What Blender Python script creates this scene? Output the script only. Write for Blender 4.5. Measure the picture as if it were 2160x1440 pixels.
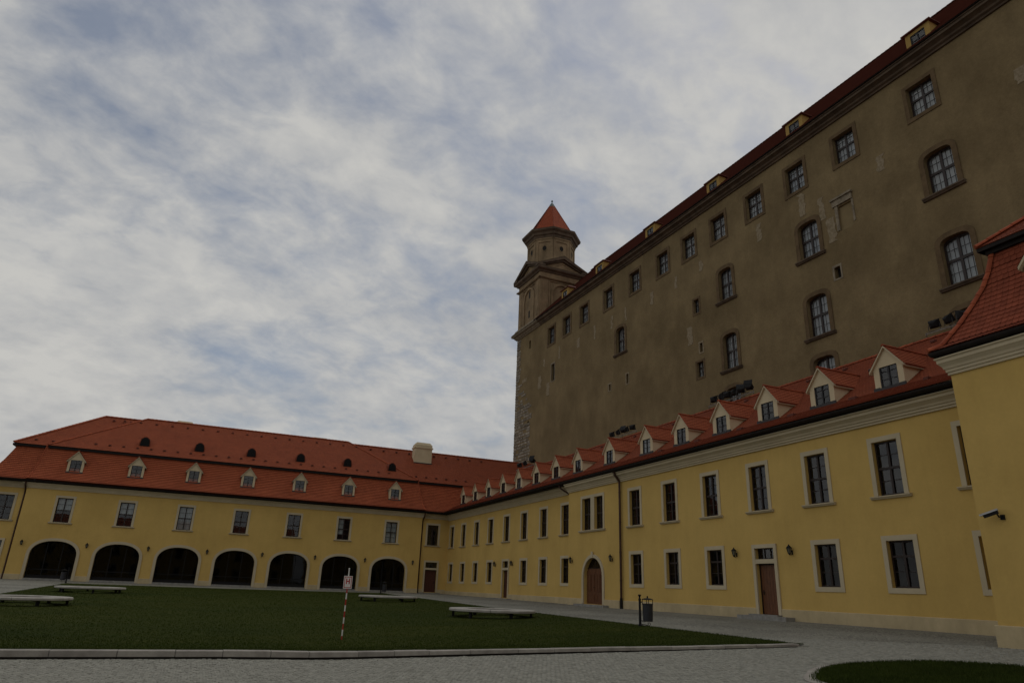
import bpy, bmesh, math, random
from mathutils import Vector, Matrix
random.seed(7)
rad = math.radians
SC = bpy.context.scene
COL = SC.collection
for _o in list(bpy.data.objects):
    bpy.data.objects.remove(_o)

# ------------------------------------------------------------------ camera
cam_d = bpy.data.cameras.new('camera')
cam = bpy.data.objects.new('camera', cam_d); COL.objects.link(cam)
cr = Vector((0.9150, -0.4018, 0.0362)).normalized()
cf = Vector((0.3668, 0.8659, 0.3402)).normalized()
cr = (cr - cf * cr.dot(cf)).normalized()
cu = cr.cross(cf)
cam.matrix_world = Matrix(((cr.x, cu.x, -cf.x, 0), (cr.y, cu.y, -cf.y, 0), (cr.z, cu.z, -cf.z, 0), (0, 0, 0, 1)))
cam_d.lens = 24.07; cam_d.sensor_width = 36.0; cam_d.sensor_fit = 'HORIZONTAL'
cam_d.clip_start = 0.1; cam_d.clip_end = 3000
SC.camera = cam

# ------------------------------------------------------------------ world, sun, exposure
SUN_EL, SUN_AZ = rad(54), rad(72)           # azimuth clockwise from +Y: behind the castle, veiled by cloud
w = bpy.data.worlds.new('World'); SC.world = w; w.use_nodes = True
nt = w.node_tree; nt.nodes.clear()
N = nt.nodes.new; L = nt.links.new
out = N('ShaderNodeOutputWorld')
sky = N('ShaderNodeTexSky'); sky.sky_type = 'NISHITA'; sky.sun_disc = False
sky.sun_elevation = SUN_EL; sky.sun_rotation = SUN_AZ
sky.air_density = 1.0; sky.dust_density = 1.5; sky.ozone_density = 1.5
bg_sky = N('ShaderNodeBackground'); bg_sky.inputs[1].default_value = 0.075
L(sky.outputs[0], bg_sky.inputs[0])
tc = N('ShaderNodeTexCoord')
sep = N('ShaderNodeSeparateXYZ'); L(tc.outputs['Generated'], sep.inputs[0])
def math_n(op, a, b=None, clamp=False):
    m = N('ShaderNodeMath'); m.operation = op; m.use_clamp = clamp
    for i, v in enumerate((a, b)):
        if v is None: continue
        if isinstance(v, (int, float)): m.inputs[i].default_value = v
        else: L(v, m.inputs[i])
    return m.outputs[0]
den = math_n('ADD', math_n('MAXIMUM', sep.outputs[2], 0.0), 0.42)
px_ = math_n('DIVIDE', sep.outputs[0], den); py_ = math_n('DIVIDE', sep.outputs[1], den)
cmb = N('ShaderNodeCombineXYZ'); L(px_, cmb.inputs[0]); L(py_, cmb.inputs[1])
def noise_n(scale, detail, rough, rot, stretch, off, dist=0.0):
    mp = N('ShaderNodeMapping'); L(cmb.outputs[0], mp.inputs[0])
    mp.inputs['Rotation'].default_value = (0, 0, rad(rot)); mp.inputs['Scale'].default_value = (stretch, 1, 1)
    mp.inputs['Location'].default_value = off
    n = N('ShaderNodeTexNoise'); L(mp.outputs[0], n.inputs['Vector'])
    n.inputs['Scale'].default_value = scale; n.inputs['Detail'].default_value = detail
    n.inputs['Roughness'].default_value = rough; n.inputs['Distortion'].default_value = dist
    return n.outputs[0]
def ramp_n(v, stops):
    r = N('ShaderNodeValToRGB'); L(v, r.inputs[0]); e = r.color_ramp.elements
    while len(e) < len(stops): e.new(0.5)
    for i, (p, c) in enumerate(stops): e[i].position = p; e[i].color = (*c, 1) if len(c) == 3 else c
    return r.outputs[0]
g3 = lambda v: (v, v, v)
SKY_OFF = (12.6, 4.9, 0.37)
big = noise_n(1.25, 2.0, 0.5, 0, 1.0, SKY_OFF)
mid = noise_n(4.2, 5.0, 0.55, -38, 0.68, (0.4, 5.2, 0.413), 0.2)
puff = noise_n(13.0, 6.0, 0.58, -38, 0.8, (8.4, 2.2, 0.119), 0.2)
cov = math_n('ADD', math_n('ADD', math_n('MULTIPLY', big, 0.66), math_n('MULTIPLY', mid, 0.40)), math_n('MULTIPLY', puff, 0.40))
mask = ramp_n(cov, [(0.515, g3(0.38)), (0.625, g3(0.72)), (0.70, g3(0.94)), (0.81, g3(1.0))])
shade = math_n('ADD', math_n('MULTIPLY', noise_n(2.3, 5.0, 0.52, -25, 0.7, (6.4, 9.3, 0.29), 0.3), 0.55), math_n('MULTIPLY', puff, 0.45))
ccol = ramp_n(shade, [(0.36, (0.345, 0.358, 0.378)), (0.49, (0.440, 0.442, 0.440)), (0.62, (0.535, 0.528, 0.505))])
bg_c = N('ShaderNodeBackground'); L(ccol, bg_c.inputs[0]); bg_c.inputs[1].default_value = 1.03
mix = N('ShaderNodeMixShader'); L(mask, mix.inputs[0]); L(bg_sky.outputs[0], mix.inputs[1]); L(bg_c.outputs[0], mix.inputs[2])
L(mix.outputs[0], out.inputs[0])

sun_d = bpy.data.lights.new('sun', 'SUN'); sun_d.energy = 0.5; sun_d.angle = rad(24); sun_d.color = (1.0, 0.96, 0.90)
sun = bpy.data.objects.new('sun', sun_d); COL.objects.link(sun)
sdir = Vector((math.sin(SUN_AZ) * math.cos(SUN_EL), math.cos(SUN_AZ) * math.cos(SUN_EL), math.sin(SUN_EL)))
sun.rotation_euler = sdir.to_track_quat('Z', 'Y').to_euler()
sun.location = (0, -20, 60)

vs = SC.view_settings
vs.view_transform = 'Standard'; vs.look = 'None'; vs.exposure = 0.0; vs.gamma = 1.0; vs.use_curve_mapping = False

# ------------------------------------------------------------------ materials
def new_mat(name):
    m = bpy.data.materials.new(name); m.use_nodes = True
    return m, m.node_tree.nodes, m.node_tree.links, m.node_tree.nodes['Principled BSDF']

def mat(name, col, col2=None, rough=0.85, scale=1.5, detail=6, bump=0.0, bscale=30, spec=0.3, metal=0.0, lo=0.35, hi=0.65,
        stretch=(1, 1, 1), island=0.0, streak=None):
    m, n, l, b = new_mat(name)
    b.inputs['Roughness'].default_value = rough; b.inputs['Metallic'].default_value = metal
    b.inputs['Specular IOR Level'].default_value = spec
    tcn = n.new('ShaderNodeTexCoord'); mp = n.new('ShaderNodeMapping'); mp.inputs['Scale'].default_value = stretch
    geo = n.new('ShaderNodeNewGeometry')
    l.new(geo.outputs['Position'], mp.inputs[0])
    if col2 is None: col2 = tuple(c * 0.85 for c in col)
    ns = n.new('ShaderNodeTexNoise'); l.new(mp.outputs[0], ns.inputs['Vector'])
    ns.inputs['Scale'].default_value = scale; ns.inputs['Detail'].default_value = detail; ns.inputs['Roughness'].default_value = 0.62
    rp = n.new('ShaderNodeValToRGB'); l.new(ns.outputs[0], rp.inputs[0])
    rp.color_ramp.elements[0].position = lo; rp.color_ramp.elements[0].color = (*col2, 1)
    rp.color_ramp.elements[1].position = hi; rp.color_ramp.elements[1].color = (*col, 1)
    c_out = rp.outputs[0]
    if island:
        mr = n.new('ShaderNodeMapRange'); l.new(geo.outputs['Random Per Island'], mr.inputs[0])
        mr.inputs[3].default_value = 1 - island; mr.inputs[4].default_value = 1 + island
        oi = n.new('ShaderNodeObjectInfo'); mr2 = n.new('ShaderNodeMapRange'); l.new(oi.outputs['Random'], mr2.inputs[0])
        mr2.inputs[3].default_value = 1 - island * 0.7; mr2.inputs[4].default_value = 1 + island * 0.7
        mu = n.new('ShaderNodeMath'); mu.operation = 'MULTIPLY'; l.new(mr.outputs[0], mu.inputs[0]); l.new(mr2.outputs[0], mu.inputs[1])
        vm = n.new('ShaderNodeVectorMath'); vm.operation = 'SCALE'; l.new(c_out, vm.inputs[0]); l.new(mu.outputs[0], vm.inputs['Scale'])
        c_out = vm.outputs[0]
    for sc_, amt, sx in ([streak] if isinstance(streak, tuple) else (streak or [])):
        mp2 = n.new('ShaderNodeMapping'); mp2.inputs['Scale'].default_value = sx; l.new(geo.outputs['Position'], mp2.inputs[0])
        n2 = n.new('ShaderNodeTexNoise'); l.new(mp2.outputs[0], n2.inputs['Vector']); n2.inputs['Scale'].default_value = sc_; n2.inputs['Detail'].default_value = 7
        n2.inputs['Roughness'].default_value = 0.65
        mr3 = n.new('ShaderNodeMapRange'); l.new(n2.outputs[0], mr3.inputs[0]); mr3.inputs[1].default_value = 0.3; mr3.inputs[2].default_value = 0.7
        mr3.inputs[3].default_value = 1 - amt; mr3.inputs[4].default_value = 1 + amt
        vm2 = n.new('ShaderNodeVectorMath'); vm2.operation = 'SCALE'; l.new(c_out, vm2.inputs[0]); l.new(mr3.outputs[0], vm2.inputs['Scale'])
        c_out = vm2.outputs[0]
    l.new(c_out, b.inputs['Base Color'])
    if bump:
        nb = n.new('ShaderNodeTexNoise'); l.new(mp.outputs[0], nb.inputs['Vector']); nb.inputs['Scale'].default_value = bscale; nb.inputs['Detail'].default_value = 4
        bn = n.new('ShaderNodeBump'); bn.inputs['Strength'].default_value = bump; bn.inputs['Distance'].default_value = 0.02
        l.new(nb.outputs[0], bn.inputs['Height']); l.new(bn.outputs[0], b.inputs['Normal'])
    return m

def tile_mat(name, c1, c2, mortar):
    """clay roof tiles: staggered joints along each course (u in tiles, v in courses)"""
    m, n, l, b = new_mat(name)
    b.inputs['Roughness'].default_value = 0.8; b.inputs['Specular IOR Level'].default_value = 0.25
    uv = n.new('ShaderNodeUVMap')
    br = n.new('ShaderNodeTexBrick'); l.new(uv.outputs[0], br.inputs['Vector'])
    br.offset = 0.5; br.inputs['Scale'].default_value = 1.0; br.inputs['Brick Width'].default_value = 1.0; br.inputs['Row Height'].default_value = 1.0
    br.inputs['Mortar Size'].default_value = 0.08; br.inputs['Mortar Smooth'].default_value = 0.3
    br.inputs['Color1'].default_value = (*c1, 1); br.inputs['Color2'].default_value = (*c2, 1); br.inputs['Mortar'].default_value = (*mortar, 1)
    geo = n.new('ShaderNodeNewGeometry')
    ns = n.new('ShaderNodeTexNoise'); l.new(geo.outputs['Position'], ns.inputs['Vector']); ns.inputs['Scale'].default_value = 0.8; ns.inputs['Detail'].default_value = 8
    ns.inputs['Roughness'].default_value = 0.7
    mr = n.new('ShaderNodeMapRange'); l.new(ns.outputs[0], mr.inputs[0]); mr.inputs[1].default_value = 0.3; mr.inputs[2].default_value = 0.7
    mr.inputs[3].default_value = 0.86; mr.inputs[4].default_value = 1.12
    vm = n.new('ShaderNodeVectorMath'); vm.operation = 'SCALE'; l.new(br.outputs['Color'], vm.inputs[0]); l.new(mr.outputs[0], vm.inputs['Scale'])
    l.new(vm.outputs[0], b.inputs['Base Color'])
    bn = n.new('ShaderNodeBump'); bn.inputs['Strength'].default_value = 0.6; bn.inputs['Distance'].default_value = 0.01; bn.invert = True
    l.new(br.outputs['Fac'], bn.inputs['Height']); l.new(bn.outputs[0], b.inputs['Normal'])
    return m

def glass_mat(name, tint, refl=1.45, clear=0.75):
    m, n, l, b = new_mat(name); n.remove(b)
    tr = n.new('ShaderNodeBsdfTransparent'); tr.inputs[0].default_value = (*tint, 1)
    gl = n.new('ShaderNodeBsdfGlossy'); gl.inputs['Roughness'].default_value = 0.02
    geo = n.new('ShaderNodeNewGeometry')
    ns = n.new('ShaderNodeTexNoise'); l.new(geo.outputs['Position'], ns.inputs['Vector']); ns.inputs['Scale'].default_value = 1.3; ns.inputs['Detail'].default_value = 1
    bn = n.new('ShaderNodeBump'); bn.inputs['Strength'].default_value = 0.035; bn.inputs['Distance'].default_value = 0.05
    l.new(ns.outputs[0], bn.inputs['Height']); l.new(bn.outputs[0], gl.inputs['Normal'])
    fr = n.new('ShaderNodeFresnel')
    e1 = n.new('ShaderNodeMath'); e1.operation = 'MULTIPLY_ADD'; l.new(geo.outputs['Backfacing'], e1.inputs[0]); e1.inputs[1].default_value = -2.0; e1.inputs[2].default_value = 1.0
    e2 = n.new('ShaderNodeMath'); e2.operation = 'POWER'; e2.inputs[0].default_value = refl; l.new(e1.outputs[0], e2.inputs[1]); l.new(e2.outputs[0], fr.inputs[0])
    mx = n.new('ShaderNodeMixShader'); l.new(fr.outputs[0], mx.inputs[0]); l.new(tr.outputs[0], mx.inputs[1]); l.new(gl.outputs[0], mx.inputs[2])
    l.new(mx.outputs[0], n['Material Output'].inputs[0])
    return m

M = {}
M['yellow'] = mat('yellow_plaster', (0.60, 0.408, 0.130), (0.525, 0.352, 0.108), 0.9, 0.35, 9, 0.25, 60, 0.15, streak=[(0.5, 0.045, (1, 1, 0.35)), (3.2, 0.025, (1, 1, 0.15)), (9, 0.03, (1, 1, 1))])
M['cream'] = mat('cream_render', (0.53, 0.45, 0.305), (0.47, 0.395, 0.265), 0.9, 0.8, 6, 0.15, 50, 0.15)
M['plinth'] = mat('plinth_render', (0.52, 0.42, 0.25), (0.43, 0.345, 0.205), 0.9, 0.7, 8, 0.25, 40, 0.15, streak=[(1.2, 0.10, (1, 1, 0.6)), (7, 0.05, (1, 1, 0.5))])
M['ochre'] = mat('ochre_render', (0.40, 0.265, 0.085), (0.33, 0.215, 0.07), 0.9, 0.9, 5, 0.12, 50, 0.1)
M['dormer'] = mat('dormer_render', (0.60, 0.505, 0.335), (0.53, 0.44, 0.285), 0.9, 0.9, 5, 0.12, 50, 0.15)
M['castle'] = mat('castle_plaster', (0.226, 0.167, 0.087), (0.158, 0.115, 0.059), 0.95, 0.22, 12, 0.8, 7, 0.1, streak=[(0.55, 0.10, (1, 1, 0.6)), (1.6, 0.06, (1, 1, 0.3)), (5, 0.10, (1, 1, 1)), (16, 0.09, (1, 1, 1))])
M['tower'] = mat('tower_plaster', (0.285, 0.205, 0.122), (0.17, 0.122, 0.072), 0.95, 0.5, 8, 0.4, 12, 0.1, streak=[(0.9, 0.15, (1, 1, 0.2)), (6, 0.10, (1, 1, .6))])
M['stone_brown'] = mat('brown_stone', (0.150, 0.102, 0.054), (0.100, 0.067, 0.036), 0.9, 1.6, 6, 0.3, 20, 0.15)
M['stone_dark'] = mat('dark_cornice_stone', (0.130, 0.094, 0.064), (0.080, 0.058, 0.041), 0.9, 1.2, 6, 0.3, 20, 0.15, streak=(1.0, 0.2, (1, 1, 0.4)))
M['stone_pale'] = mat('pale_weathered_stone', (0.28, 0.235, 0.17), (0.165, 0.135, 0.095), 0.95, 2.2, 7, 0.5, 14, 0.1)
M['quoin'] = mat('quoin_stone', (0.30, 0.265, 0.215), (0.12, 0.10, 0.075), 0.95, 1.5, 8, 0.6, 12, 0.1, island=0.4)
M['patch'] = mat('bare_lime_plaster', (0.30, 0.245, 0.165), (0.20, 0.155, 0.095), 0.95, 5.0, 5, 0.5, 14, 0.1)
M['infill'] = mat('niche_infill', (0.24, 0.18, 0.095), None, 0.95, 1.2, 5, 0.4, 14, 0.1)
M['tile'] = tile_mat('clay_tile_wing', (0.385, 0.097, 0.038), (0.31, 0.073, 0.029), (0.17, 0.038, 0.016))
M['tile_castle'] = tile_mat('clay_tile_castle', (0.30, 0.090, 0.052), (0.24, 0.070, 0.042), (0.11, 0.034, 0.022))
M['tile_bright'] = tile_mat('clay_tile_tower', (0.40, 0.085, 0.030), (0.33, 0.066, 0.026), (0.14, 0.03, 0.012))
M['tile_solid'] = mat('clay_tile_piece', (0.255, 0.064, 0.032), (0.19, 0.046, 0.023), 0.85, 3, 6, 0.2, 40, 0.15, island=0.12)
M['ridge'] = mat('clay_ridge_tile', (0.33, 0.078, 0.030), (0.24, 0.05, 0.02), 0.8, 3, 6, 0.2, 30, 0.25, island=0.2)
M['gutter'] = mat('aged_copper_gutter', (0.020, 0.015, 0.012), (0.013, 0.010, 0.009), 0.7, 3, 4, 0, 30, 0.15)
M['pipe'] = mat('brown_copper_pipe', (0.070, 0.030, 0.016), (0.045, 0.020, 0.012), 0.45, 2, 4, 0, 30, 0.4, metal=0.3)
M['flash'] = mat('lead_flashing', (0.045, 0.040, 0.040), None, 0.6, 2, 4)
M['wood'] = mat('dark_window_wood', (0.026, 0.014, 0.010), (0.016, 0.009, 0.007), 0.5, 6, 4, 0, 30, 0.4)
M['wood_grey'] = mat('dormer_window_frame', (0.022, 0.020, 0.022), None, 0.5, 6, 4)
M['door'] = mat('oak_door', (0.155, 0.060, 0.024), (0.085, 0.032, 0.013), 0.5, 4, 8, 0.2, 20, 0.35, stretch=(6, 6, 0.8))
M['door_dark'] = mat('dark_red_door', (0.085, 0.026, 0.016), (0.055, 0.017, 0.011), 0.5, 4, 8, 0.15, 20, 0.35, stretch=(6, 6, 0.8))
M['step'] = mat('step_stone', (0.30, 0.29, 0.265), (0.20, 0.19, 0.17), 0.85, 4, 6, 0.2, 40, 0.2)
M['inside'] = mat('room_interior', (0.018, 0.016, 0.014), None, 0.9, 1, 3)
M['curtain'] = mat('white_curtain', (0.52, 0.51, 0.52), (0.36, 0.355, 0.36), 0.9, 1.6, 3, 0, 30, 0.1, stretch=(5, 5, 0.15))
M['blind'] = mat('grey_blind', (0.50, 0.50, 0.49), (0.36, 0.36, 0.355), 0.9, 2.2, 3, 0, 30, 0.1, stretch=(5, 5, 0.2))
M['glass'] = glass_mat('window_glass', (0.80, 0.84, 0.84), 1.72)
M['glass_low'] = glass_mat('ground_floor_glass', (0.62, 0.66, 0.65), 1.42)  # darker tint and weaker mirror stand in for dark surroundings it would reflect
M['glass_shop'] = glass_mat('arcade_glass', (0.32, 0.35, 0.33), 1.32)  # tinted down and barely mirroring, to paint in dark reflections from across the court
M['black'] = mat('black_iron', (0.011, 0.010, 0.010), (0.007, 0.007, 0.007), 0.65, 8, 3, 0, 30, 0.2)
M['bin_grey'] = mat('bin_sheet', (0.024, 0.025, 0.030), (0.016, 0.017, 0.021), 0.45, 4, 3, 0, 30, 0.4)
M['lampglass'] = mat('lantern_glass', (0.16, 0.15, 0.11), None, 0.2, 8, 2, 0, 30, 0.5)
M['white'] = mat('white_enamel', (0.72, 0.70, 0.66), (0.62, 0.60, 0.56), 0.5, 6, 4)
M['red'] = mat('red_enamel', (0.42, 0.022, 0.018), (0.34, 0.018, 0.015), 0.5, 6, 4)
M['alu'] = mat('camera_housing', (0.62, 0.61, 0.60), None, 0.4, 6, 4)
M['bench'] = mat('pale_bench_stone', (0.40, 0.375, 0.335), (0.29, 0.27, 0.235), 0.8, 2.5, 7, 0.2, 30, 0.2, streak=(1.0, 0.12, (1, 1, 1)))
M['kerb'] = mat('kerb_stone', (0.34, 0.315, 0.275), (0.23, 0.21, 0.185), 0.85, 3, 8, 0.3, 40, 0.2, island=0.12)
M['kerb_gap'] = mat('kerb_gap_shade', (0.035, 0.03, 0.026), None, 0.95, 5, 4)  # near-black, so the recess under the kerb reads as a shadow gap
M['sett'] = mat('granite_sett', (0.285, 0.278, 0.235), (0.210, 0.205, 0.173), 0.85, 12, 6, 0.4, 50, 0.25, island=0.15)
M['blade'] = mat('grass_blades', (0.038, 0.054, 0.0066), (0.027, 0.041, 0.0048), 0.7, 1.2, 5, 0, 30, 0.1, island=0.12, streak=[(0.22, 0.24, (0.5, 2.2, 1)), (0.9, 0.10, (0.4, 1.5, 1))])
M['copper'] = mat('green_copper', (0.09, 0.13, 0.12), None, 0.6, 3, 4)

def lawn_mat():
    m, n, l, b = new_mat('lawn_turf'); b.inputs['Roughness'].default_value = 0.95; b.inputs['Specular IOR Level'].default_value = 0.05
    geo = n.new('ShaderNodeNewGeometry')
    def ns(sc, det, st):
        mp = n.new('ShaderNodeMapping'); mp.inputs['Scale'].default_value = st; l.new(geo.outputs['Position'], mp.inputs[0])
        t = n.new('ShaderNodeTexNoise'); l.new(mp.outputs[0], t.inputs['Vector']); t.inputs['Scale'].default_value = sc; t.inputs['Detail'].default_value = det
        t.inputs['Roughness'].default_value = 0.65; return t.outputs[0]
    a = ns(0.30, 8, (0.55, 1.5, 1)); f = ns(14, 6, (1, 1, 1))
    mx = n.new('ShaderNodeMath'); mx.operation = 'MULTIPLY_ADD'; l.new(f, mx.inputs[0]); mx.inputs[1].default_value = 0.45
    mm = n.new('ShaderNodeMath'); mm.operation = 'MULTIPLY'; l.new(a, mm.inputs[0]); mm.inputs[1].default_value = 0.55; l.new(mm.outputs[0], mx.inputs[2])
    rp = n.new('ShaderNodeValToRGB'); l.new(mx.outputs[0], rp.inputs[0]); e = rp.color_ramp.elements
    e[0].position = 0.34; e[0].color = (0.017, 0.029, 0.0040, 1); e[1].position = 0.64; e[1].color = (0.046, 0.051, 0.0078, 1)
    l.new(rp.outputs[0], b.inputs['Base Color'])
    bn = n.new('ShaderNodeBump'); bn.inputs['Strength'].default_value = 0.9; bn.inputs['Distance'].default_value = 0.03
    l.new(ns(45, 4, (1, 1, 1)), bn.inputs['Height']); l.new(bn.outputs[0], b.inputs['Normal'])
    return m
M['lawn'] = lawn_mat()

def paving_mat():
    """granite setts beyond the reach of the modelled ones"""
    m, n, l, b = new_mat('sett_paving'); b.inputs['Roughness'].default_value = 0.88; b.inputs['Specular IOR Level'].default_value = 0.2
    geo = n.new('ShaderNodeNewGeometry')
    vo = n.new('ShaderNodeTexVoronoi'); vo.inputs['Scale'].default_value = 8.5; vo.inputs['Randomness'].default_value = 0.65; l.new(geo.outputs['Position'], vo.inputs['Vector'])
    v2 = n.new('ShaderNodeTexVoronoi'); v2.feature = 'DISTANCE_TO_EDGE'; v2.inputs['Scale'].default_value = 8.5; v2.inputs['Randomness'].default_value = 0.65; l.new(geo.outputs['Position'], v2.inputs['Vector'])
    ns = n.new('ShaderNodeTexNoise'); ns.inputs['Scale'].default_value = 0.35; ns.inputs['Detail'].default_value = 8; l.new(geo.outputs['Position'], ns.inputs['Vector'])
    r = n.new('ShaderNodeValToRGB'); l.new(vo.outputs['Color'], r.inputs[0])
    r.color_ramp.elements[0].color = (0.192, 0.187, 0.157, 1); r.color_ramp.elements[1].color = (0.285, 0.277, 0.232, 1)
    rj = n.new('ShaderNodeValToRGB'); l.new(v2.outputs['Distance'], rj.inputs[0])
    rj.color_ramp.elements[0].position = 0.02; rj.color_ramp.elements[0].color = (0.42, 0.42, 0.42, 1); rj.color_ramp.elements[1].position = 0.12
    mr = n.new('ShaderNodeMapRange'); l.new(ns.outputs[0], mr.inputs[0]); mr.inputs[1].default_value = 0.3; mr.inputs[2].default_value = 0.7; mr.inputs[3].default_value = 0.85; mr.inputs[4].default_value = 1.15
    mu = n.new('ShaderNodeVectorMath'); mu.operation = 'MULTIPLY'; l.new(r.outputs[0], mu.inputs[0]); l.new(rj.outputs[0], mu.inputs[1])
    sc = n.new('ShaderNodeVectorMath'); sc.operation = 'SCALE'; l.new(mu.outputs[0], sc.inputs[0]); l.new(mr.outputs[0], sc.inputs['Scale'])
    l.new(sc.outputs[0], b.inputs['Base Color'])
    bn = n.new('ShaderNodeBump'); bn.inputs['Strength'].default_value = 0.6; bn.inputs['Distance'].default_value = 0.015
    l.new(rj.outputs[0], bn.inputs['Height']); l.new(bn.outputs[0], b.inputs['Normal'])
    return m
M['paving'] = paving_mat()

# ------------------------------------------------------------------ mesh helpers
class Frame:
    """a wall's own axes: a along it, z up, d outwards"""
    def __init__(s, o, al, outw): s.o = Vector(o); s.al = Vector(al).normalized(); s.ou = Vector(outw).normalized()
    def p(s, a, z, d=0.0): return s.o + s.al * a + s.ou * d + Vector((0, 0, z))
    def local(s): return Frame((0, 0, 0), s.al, s.ou)

class MB:
    def __init__(s): s.v = []; s.f = []; s.uv = []
    def poly(s, pts, uv=None):
        i = len(s.v); s.v += [tuple(p) for p in pts]; s.f.append(list(range(i, i + len(pts)))); s.uv.append(uv)
    def hexa(s, c):  # 8 corners: bottom ring 0-3, top ring 4-7
        i = len(s.v); s.v += [tuple(p) for p in c]
        for q in ((0, 3, 2, 1), (4, 5, 6, 7), (0, 1, 5, 4), (1, 2, 6, 5), (2, 3, 7, 6), (3, 0, 4, 7)):
            s.f.append([i + k for k in q]); s.uv.append(None)
    def fbox(s, F, a0, a1, z0, z1, d0, d1):
        s.hexa([F.p(a0, z0, d0), F.p(a1, z0, d0), F.p(a1, z0, d1), F.p(a0, z0, d1), F.p(a0, z1, d0), F.p(a1, z1, d0), F.p(a1, z1, d1), F.p(a0, z1, d1)])
    def box(s, x0, x1, y0, y1, z0, z1):
        s.hexa([(x0, y0, z0), (x1, y0, z0), (x1, y1, z0), (x0, y1, z0), (x0, y0, z1), (x1, y0, z1), (x1, y1, z1), (x0, y1, z1)])
    def obox(s, c, X, Y, Z):  # centre and half axes
        c = Vector(c); X = Vector(X); Y = Vector(Y); Z = Vector(Z)
        s.hexa([c - X - Y - Z, c + X - Y - Z, c + X + Y - Z, c - X + Y - Z, c - X - Y + Z, c + X - Y + Z, c + X + Y + Z, c - X + Y + Z])
    def rings(s, rings, closed=True, cap=True):
        i = len(s.v); n = len(rings[0])
        for r in rings: s.v += [tuple(p) for p in r]
        for k in range(len(rings) - 1):
            for j in range(n if closed else n - 1):
                s.f.append([i + k * n + j, i + k * n + (j + 1) % n, i + (k + 1) * n + (j + 1) % n, i + (k + 1) * n + j]); s.uv.append(None)
        if cap:
            s.f.append([i + j for j in range(n)][::-1]); s.uv.append(None)
            s.f.append([i + (len(rings) - 1) * n + j for j in range(n)]); s.uv.append(None)
    def tube(s, pts, r, n=8, cap=True):
        pts = [Vector(p) for p in pts]; R = []; prev = None
        for k, p in enumerate(pts):
            t = (pts[min(k + 1, len(pts) - 1)] - pts[max(k - 1, 0)]).normalized()
            if prev is None:
                u = t.cross(Vector((0, 0, 1)))
                if u.length < 0.1: u = t.cross(Vector((1, 0, 0)))
            else: u = prev - t * prev.dot(t)
            u.normalize(); prev = u; v = t.cross(u); rr = r[k] if isinstance(r, (list, tuple)) else r
            R.append([p + (u * math.cos(2 * math.pi * j / n) + v * math.sin(2 * math.pi * j / n)) * rr for j in range(n)])
        s.rings(R, True, cap)
    def lathe(s, prof, c, n=12, rot=0.0):
        s.rings([[(c[0] + r * math.cos(rot + 2 * math.pi * j / n), c[1] + r * math.sin(rot + 2 * math.pi * j / n), c[2] + z) for j in range(n)] for r, z in prof])
    def sweep(s, prof, F, a0, a1):  # closed profile (d,z) along the wall
        s.rings([[F.p(a0, z, d) for d, z in prof], [F.p(a1, z, d) for d, z in prof]])
    def ring(s, F, inner, outer, d0, d1, closed=True):
        """flat band between two outlines [(a,z)] standing from d0 to d1"""
        n = len(inner); rng = range(n) if closed else range(n - 1)
        for j in rng:
            k = (j + 1) % n
            A, B, C_, D = inner[j], inner[k], outer[k], outer[j]
            s.poly([F.p(*A, d1), F.p(*B, d1), F.p(*C_, d1), F.p(*D, d1)])
            s.poly([F.p(*D, d0), F.p(*C_, d0), F.p(*C_, d1), F.p(*D, d1)])
            s.poly([F.p(*A, d0), F.p(*A, d1), F.p(*B, d1), F.p(*B, d0)])
        if not closed:
            for j in (0, n - 1):
                s.poly([F.p(*inner[j], d0), F.p(*outer[j], d0), F.p(*outer[j], d1), F.p(*inner[j], d1)])
    def mesh(s, name, m, smooth=False):
        me = bpy.data.meshes.new(name); me.from_pydata(s.v, [], s.f)
        if any(u is not None for u in s.uv):
            lay = me.uv_layers.new(name='UVMap'); k = 0; flat = []
            for f, u in zip(s.f, s.uv):
                for j in range(len(f)): flat += list(u[j]) if u else (0.5, 0.5)
            lay.data.foreach_set('uv', flat)
        else:
            bm = bmesh.new(); bm.from_mesh(me); bmesh.ops.recalc_face_normals(bm, faces=bm.faces); bm.to_mesh(me); bm.free()
        if smooth:
            me.polygons.foreach_set('use_smooth', [True] * len(me.polygons))
        me.materials.append(m); me.update()
        return me
    def build(s, name, m, parent=None, loc=(0, 0, 0), smooth=False):
        """link as one object; the mesh was written in world space, loc becomes its origin"""
        o = bpy.data.objects.new(name, s.mesh(name, m, smooth)); COL.objects.link(o)
        place(o, parent, loc, True)
        return o

def wloc(o):
    v = Vector((0, 0, 0))
    while o is not None: v = v + o.location; o = o.parent
    return v
def place(o, parent, loc, shift=False):
    loc = Vector(loc)
    if shift:
        base = wloc(parent) if loc.length == 0 and parent is not None else loc
        if base.length: o.data.transform(Matrix.Translation(-base))
        loc = base
    o.parent = parent
    o.location = loc - (wloc(parent) if parent is not None else Vector((0, 0, 0)))
    return o
def inst(name, me, parent, loc):
    o = bpy.data.objects.new(name, me); COL.objects.link(o); o.parent = parent
    o.location = Vector(loc) - (wloc(parent) if parent is not None else Vector((0, 0, 0)))
    return o
def copy_tree(o, parent, loc=None):
    c = o.copy(); COL.objects.link(c); c.parent = parent
    if loc is not None: c.location = loc
    for ch in list(o.children): copy_tree(ch, c)
    return c
def thing(name, label, cat, loc, group=None):
    o = bpy.data.objects.new(name, None); COL.objects.link(o); o.location = loc; o.empty_display_size = 0.2
    return tag(o, label, cat, group)
def tag(o, label, cat, group=None, kind=None):
    if label: o['label'] = label
    if cat: o['category'] = cat
    if group: o['group'] = group
    if kind: o['kind'] = kind
    return o

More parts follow.
